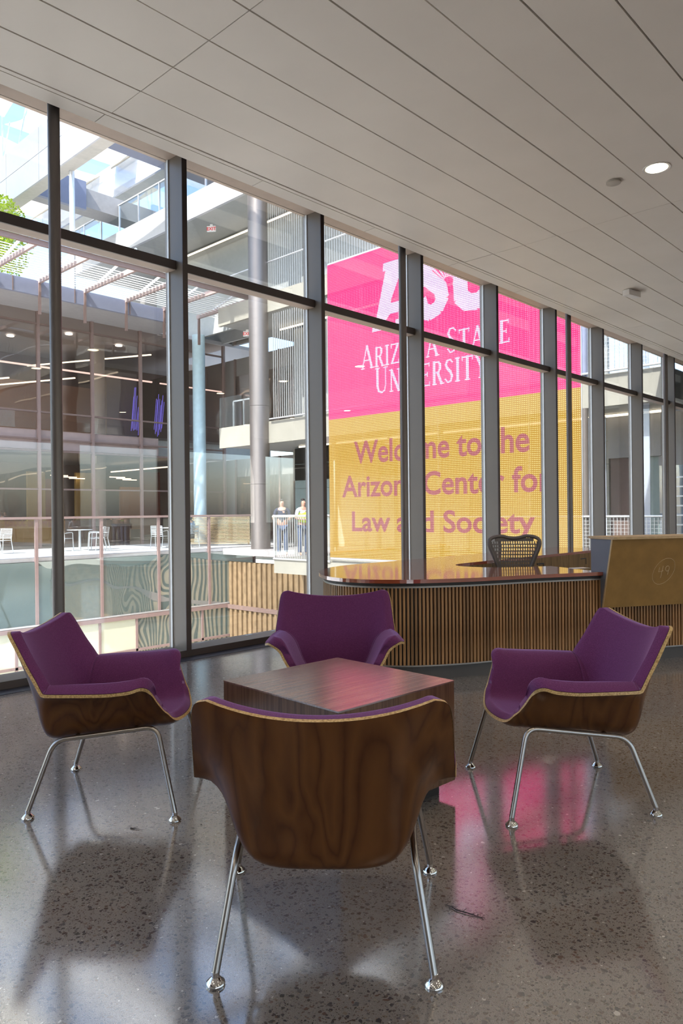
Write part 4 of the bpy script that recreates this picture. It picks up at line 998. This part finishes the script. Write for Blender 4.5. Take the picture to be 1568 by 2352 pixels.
# tree on the roof terrace
tr_ = thing('tree', 'yellow-green tree on the roof behind the louvred sunshade', 'tree', (11.6, 29.6, 9.4))
MB().tube([(0, 0, 0), (.05, .05, 1.2), (-.05, 0, 2.4)], [.09, .07, .04], 8).build('trunk', M['bark'], tr_, True)
m = MB(); rnd = random.Random(3)
for k in range(5200):
    a = rnd.uniform(0, 6.283); cz = rnd.uniform(-1, 1); rr__ = (rnd.random() ** .45)
    c = Vector((math.cos(a) * math.sqrt(1 - cz * cz) * 1.45 * rr__, math.sin(a) * math.sqrt(1 - cz * cz) * 1.45 * rr__, 2.75 + cz * 1.75 * rr__))
    d = Vector((rnd.uniform(-1, 1), rnd.uniform(-1, 1), rnd.uniform(-.6, .6))).normalized() * .075; e = d.cross(Vector((rnd.uniform(-1, 1), rnd.uniform(-1, 1), rnd.uniform(-1, 1)))).normalized() * .04
    m.add([c - d, c + e, c + d, c - e], [(0, 1, 2, 3)])
tag(m.build('crown', M['leaf'], tr_), None, None, None, 'stuff')

# ---- terrace furniture
def terrace_chair(loc, rot, label):
    c = thing('terrace_chair', label, 'chair', loc, rot, 'aluminium terrace chairs')
    for s in (-1, 1):
        MB().tube(arc_fillet([(s * .25, .26, 0), (s * .25, .22, .64), (s * .25, -.02, .64), (s * .24, -.2, .62)], .06, 4), .014, 6).build('arm_frame', M['alu'], c, True)
        MB().tube([(s * .22, -.30, 0), (s * .22, -.20, .44), (s * .21, -.26, .82)], .015, 6).build('rear_leg', M['alu'], c, True)
    st = MB()
    for k in range(9): st.box(-.22, .22, -.20 + k * .05, -.17 + k * .05, .43, .445)
    tag(st.build('seat_slats', M['alu'], c), None, None, None, 'stuff')
    bk = MB()
    for k in range(9): z = .49 + k * .039; bk.box(-.21, .21, -.212 - (z - .44) * .15, -.197 - (z - .44) * .15, z, z + .022)
    tag(bk.build('back_slats', M['alu'], c), None, None, None, 'stuff')
terrace_chair((9.75, 24.5, 0), R(120), 'aluminium slat chair at the left edge of the terrace')
terrace_chair((11.75, 24.35, 0), R(-60), 'aluminium slat chair left of the cafe table, half behind the steel post')
terrace_chair((12.55, 23.3, 0), R(35), 'aluminium slat chair right of the cafe table, showing its slatted back')
terrace_chair((13.05, 24.4, 0), R(75), 'aluminium slat chair beyond the cafe table on its right side')
terrace_chair((14.85, 23.2, 0), R(-55), 'aluminium slat chair alone beside the grey mullion')
def cafe_table(loc, label):
    c = thing('cafe_table', label, 'table', loc, 0, 'round terrace tables')
    MB().lathe([(.42, .715), (.425, .73), (.42, .74)], n=28).build('table_top', M['alu'], c); MB().lathe([(.045, .03), (.045, .715)], n=12).build('stem', M['alu'], c, True)
    b = MB()
    for k in range(4): a = k * math.pi / 2 + .4; b.bar((0, 0, .035), (.36 * math.cos(a), .36 * math.sin(a), .015), .05, .03)
    b.build('foot', M['alu'], c)
cafe_table((12.25, 24.1, 0), 'round aluminium cafe table among the terrace chairs')
cafe_table((15.6, 23.6, 0), 'round aluminium cafe table by the seated person')

# ---- people
def skin_mesh(name, verts, edges, radii, mat, root=0, sub=1):
    me = bpy.data.meshes.new(name); me.from_pydata(verts, edges, []); o = bpy.data.objects.new(name, me); COL.objects.link(o)
    md = o.modifiers.new('s', 'SKIN'); md.use_smooth_shade = True
    sv = me.skin_vertices[0].data
    for i, r in enumerate(radii):
        r = r if isinstance(r, tuple) else (r, r); sv[i].radius = r; sv[i].use_root = (i == root)
    sd = o.modifiers.new('d', 'SUBSURF'); sd.levels = sub; sd.render_levels = sub
    bpy.context.view_layer.update()
    out = bpy.data.meshes.new_from_object(o.evaluated_get(bpy.context.evaluated_depsgraph_get())); out.name = name
    bpy.data.objects.remove(o); out.materials.clear(); out.materials.append(mat)
    out.polygons.foreach_set('use_smooth', [True] * len(out.polygons)); return out
def person(loc, rot, label, shirt, trousers, pose='stand', vest=None, arms='fold', hairlong=False):
    p = thing('person', label, 'person', loc, rot)
    # local: faces +Y
    H_ = .93 if pose == 'stand' else .47
    pel = (0, 0, H_); che = (0, .01, H_ + .33); sh = (0, 0, H_ + .48); nk = (0, .01, H_ + .55); hd0 = (0, .03, H_ + .63); hd1 = (0, .02, H_ + .75)
    V = [pel, che, sh, nk, hd0, hd1]; E = [(0, 1), (1, 2), (2, 3), (3, 4), (4, 5)]; Rr = [(.15, .11), (.16, .11), (.12, .085), (.055, .055), (.075, .085), (.07, .08)]
    hands = {'fold': ((.08, .24), (-.08, .26)), 'rail': ((.22, .36), (-.2, .36)), 'down': ((.26, .04), (-.26, .04))}[arms]
    arm_ids = []
    for s, h in ((1, hands[0]), (-1, hands[1])):
        i = len(V); V += [(s * .19, 0, H_ + .46), (s * .26, .0 + (.03 if arms != 'down' else 0), H_ + .20), (h[0], h[1], H_ + (.17 if arms != 'down' else -.05)), (h[0] - s * .07 if arms == 'fold' else h[0], h[1] + .04, H_ + (.17 if arms != 'down' else -.13))]
        E += [(2, i), (i, i + 1), (i + 1, i + 2), (i + 2, i + 3)]; Rr += [.062, .048, .036, .035]; arm_ids.append(i)
    leg = []
    for s in (1, -1):
        i = len(V)
        if pose == 'stand': V += [(s * .10, 0, H_ - .08), (s * .11, .01, H_ * .52), (s * .115, -.02, .07), (s * .12, .13, .03)]
        else: V += [(s * .10, .06, H_ - .01), (s * .13, .44, H_ + .02), (s * .13, .46, .07), (s * .13, .60, .03)]
        E += [(0, i), (i, i + 1), (i + 1, i + 2), (i + 2, i + 3)]; Rr += [.095, .062, .042, .04]; leg.append(i)
    body = skin_mesh('body', V, E, Rr, M['skin'])
    bo = obj('body', body, p)
    k = 1.14
    tv = [V[0], V[1], V[2]] ; te = [(0, 1), (1, 2)]; tr2 = [(.155, .12), (.165, .118), (.11, .09)]
    for i, s in zip(arm_ids, (1, -1)):
        j = len(tv); e_ = Vector(V[i]).lerp(Vector(V[i + 1]), .75); tv += [V[i], tuple(e_)]; te += [(2, j), (j, j + 1)]; tr2 += [.066, .056]
    obj('shirt', skin_mesh('shirt', tv, te, tr2, shirt), p)
    if vest: obj('vest', skin_mesh('vest', [V[0], V[1], (0, 0, H_ + .44)], [(0, 1), (1, 2)], [(.175, .14), (.19, .14), (.13, .105)], vest), p)
    lv = [V[0]]; le = []; lr = [(.155, .12)]
    for i in leg:
        j = len(lv); lv += [V[i], V[i + 1], V[i + 2]]; le += [(0, j), (j, j + 1), (j + 1, j + 2)]; lr += [.105, .075, .06]
    obj('trousers', skin_mesh('trousers', lv, le, lr, trousers), p)
    hv = [(0, -.012, H_ + .735), (0, -.008, H_ + .815)] + ([(0, -.09, H_ + .55)] if hairlong else [])
    he = [(0, 1)] + ([(0, 2)] if hairlong else [])
    obj('hair', skin_mesh('hair', hv, he, [(.090, .098), (.066, .075)] + ([.06] if hairlong else []), M['hair']), p)
    for s in (-1, 1): MB().lathe([(.004, -.006), (.009, 0), (.004, .006)], (s * .03, .108, H_ + .705), 8).build('eye', M['hair'], bo)
    MB().tube([(0, .10, H_ + .70), (0, .125, H_ + .665)], [.008, .014], 6).build('nose', M['skin'], bo)
    MB().bar((-.025, .106, H_ + .632), (.025, .106, H_ + .632), .01, .008).build('mouth', M['redp'], bo)
    return p
person((15.15, 16.85, -.06), R(135), 'person in a navy shirt leaning on the walkway railing', M['navy'], M['jeans'], arms='rail')
person((15.42, 16.2, -.06), R(165), 'person in a pale shirt and yellow safety vest at the railing', M['sky_shirt'], M['jeans'], vest=M['hivis'], arms='fold')
person((15.45, 15.55, -.06), R(60), 'person in a white shirt turned away, half hidden by the mullion', M['fascia'], M['jeans'], arms='fold')
person((15.75, 22.6, 0), R(10), 'person in a blue patterned shirt sitting on the terrace', M['print'], M['trouser'], pose='sit', arms='rail', hairlong=True)
terrace_chair((15.75, 22.6, 0), R(10), 'aluminium slat chair the person in the patterned shirt sits on')
person((19.2, 28.6, 0), R(160), 'person in dark clothes standing inside behind the terrace', M['trouser'], M['trouser'], arms='down')
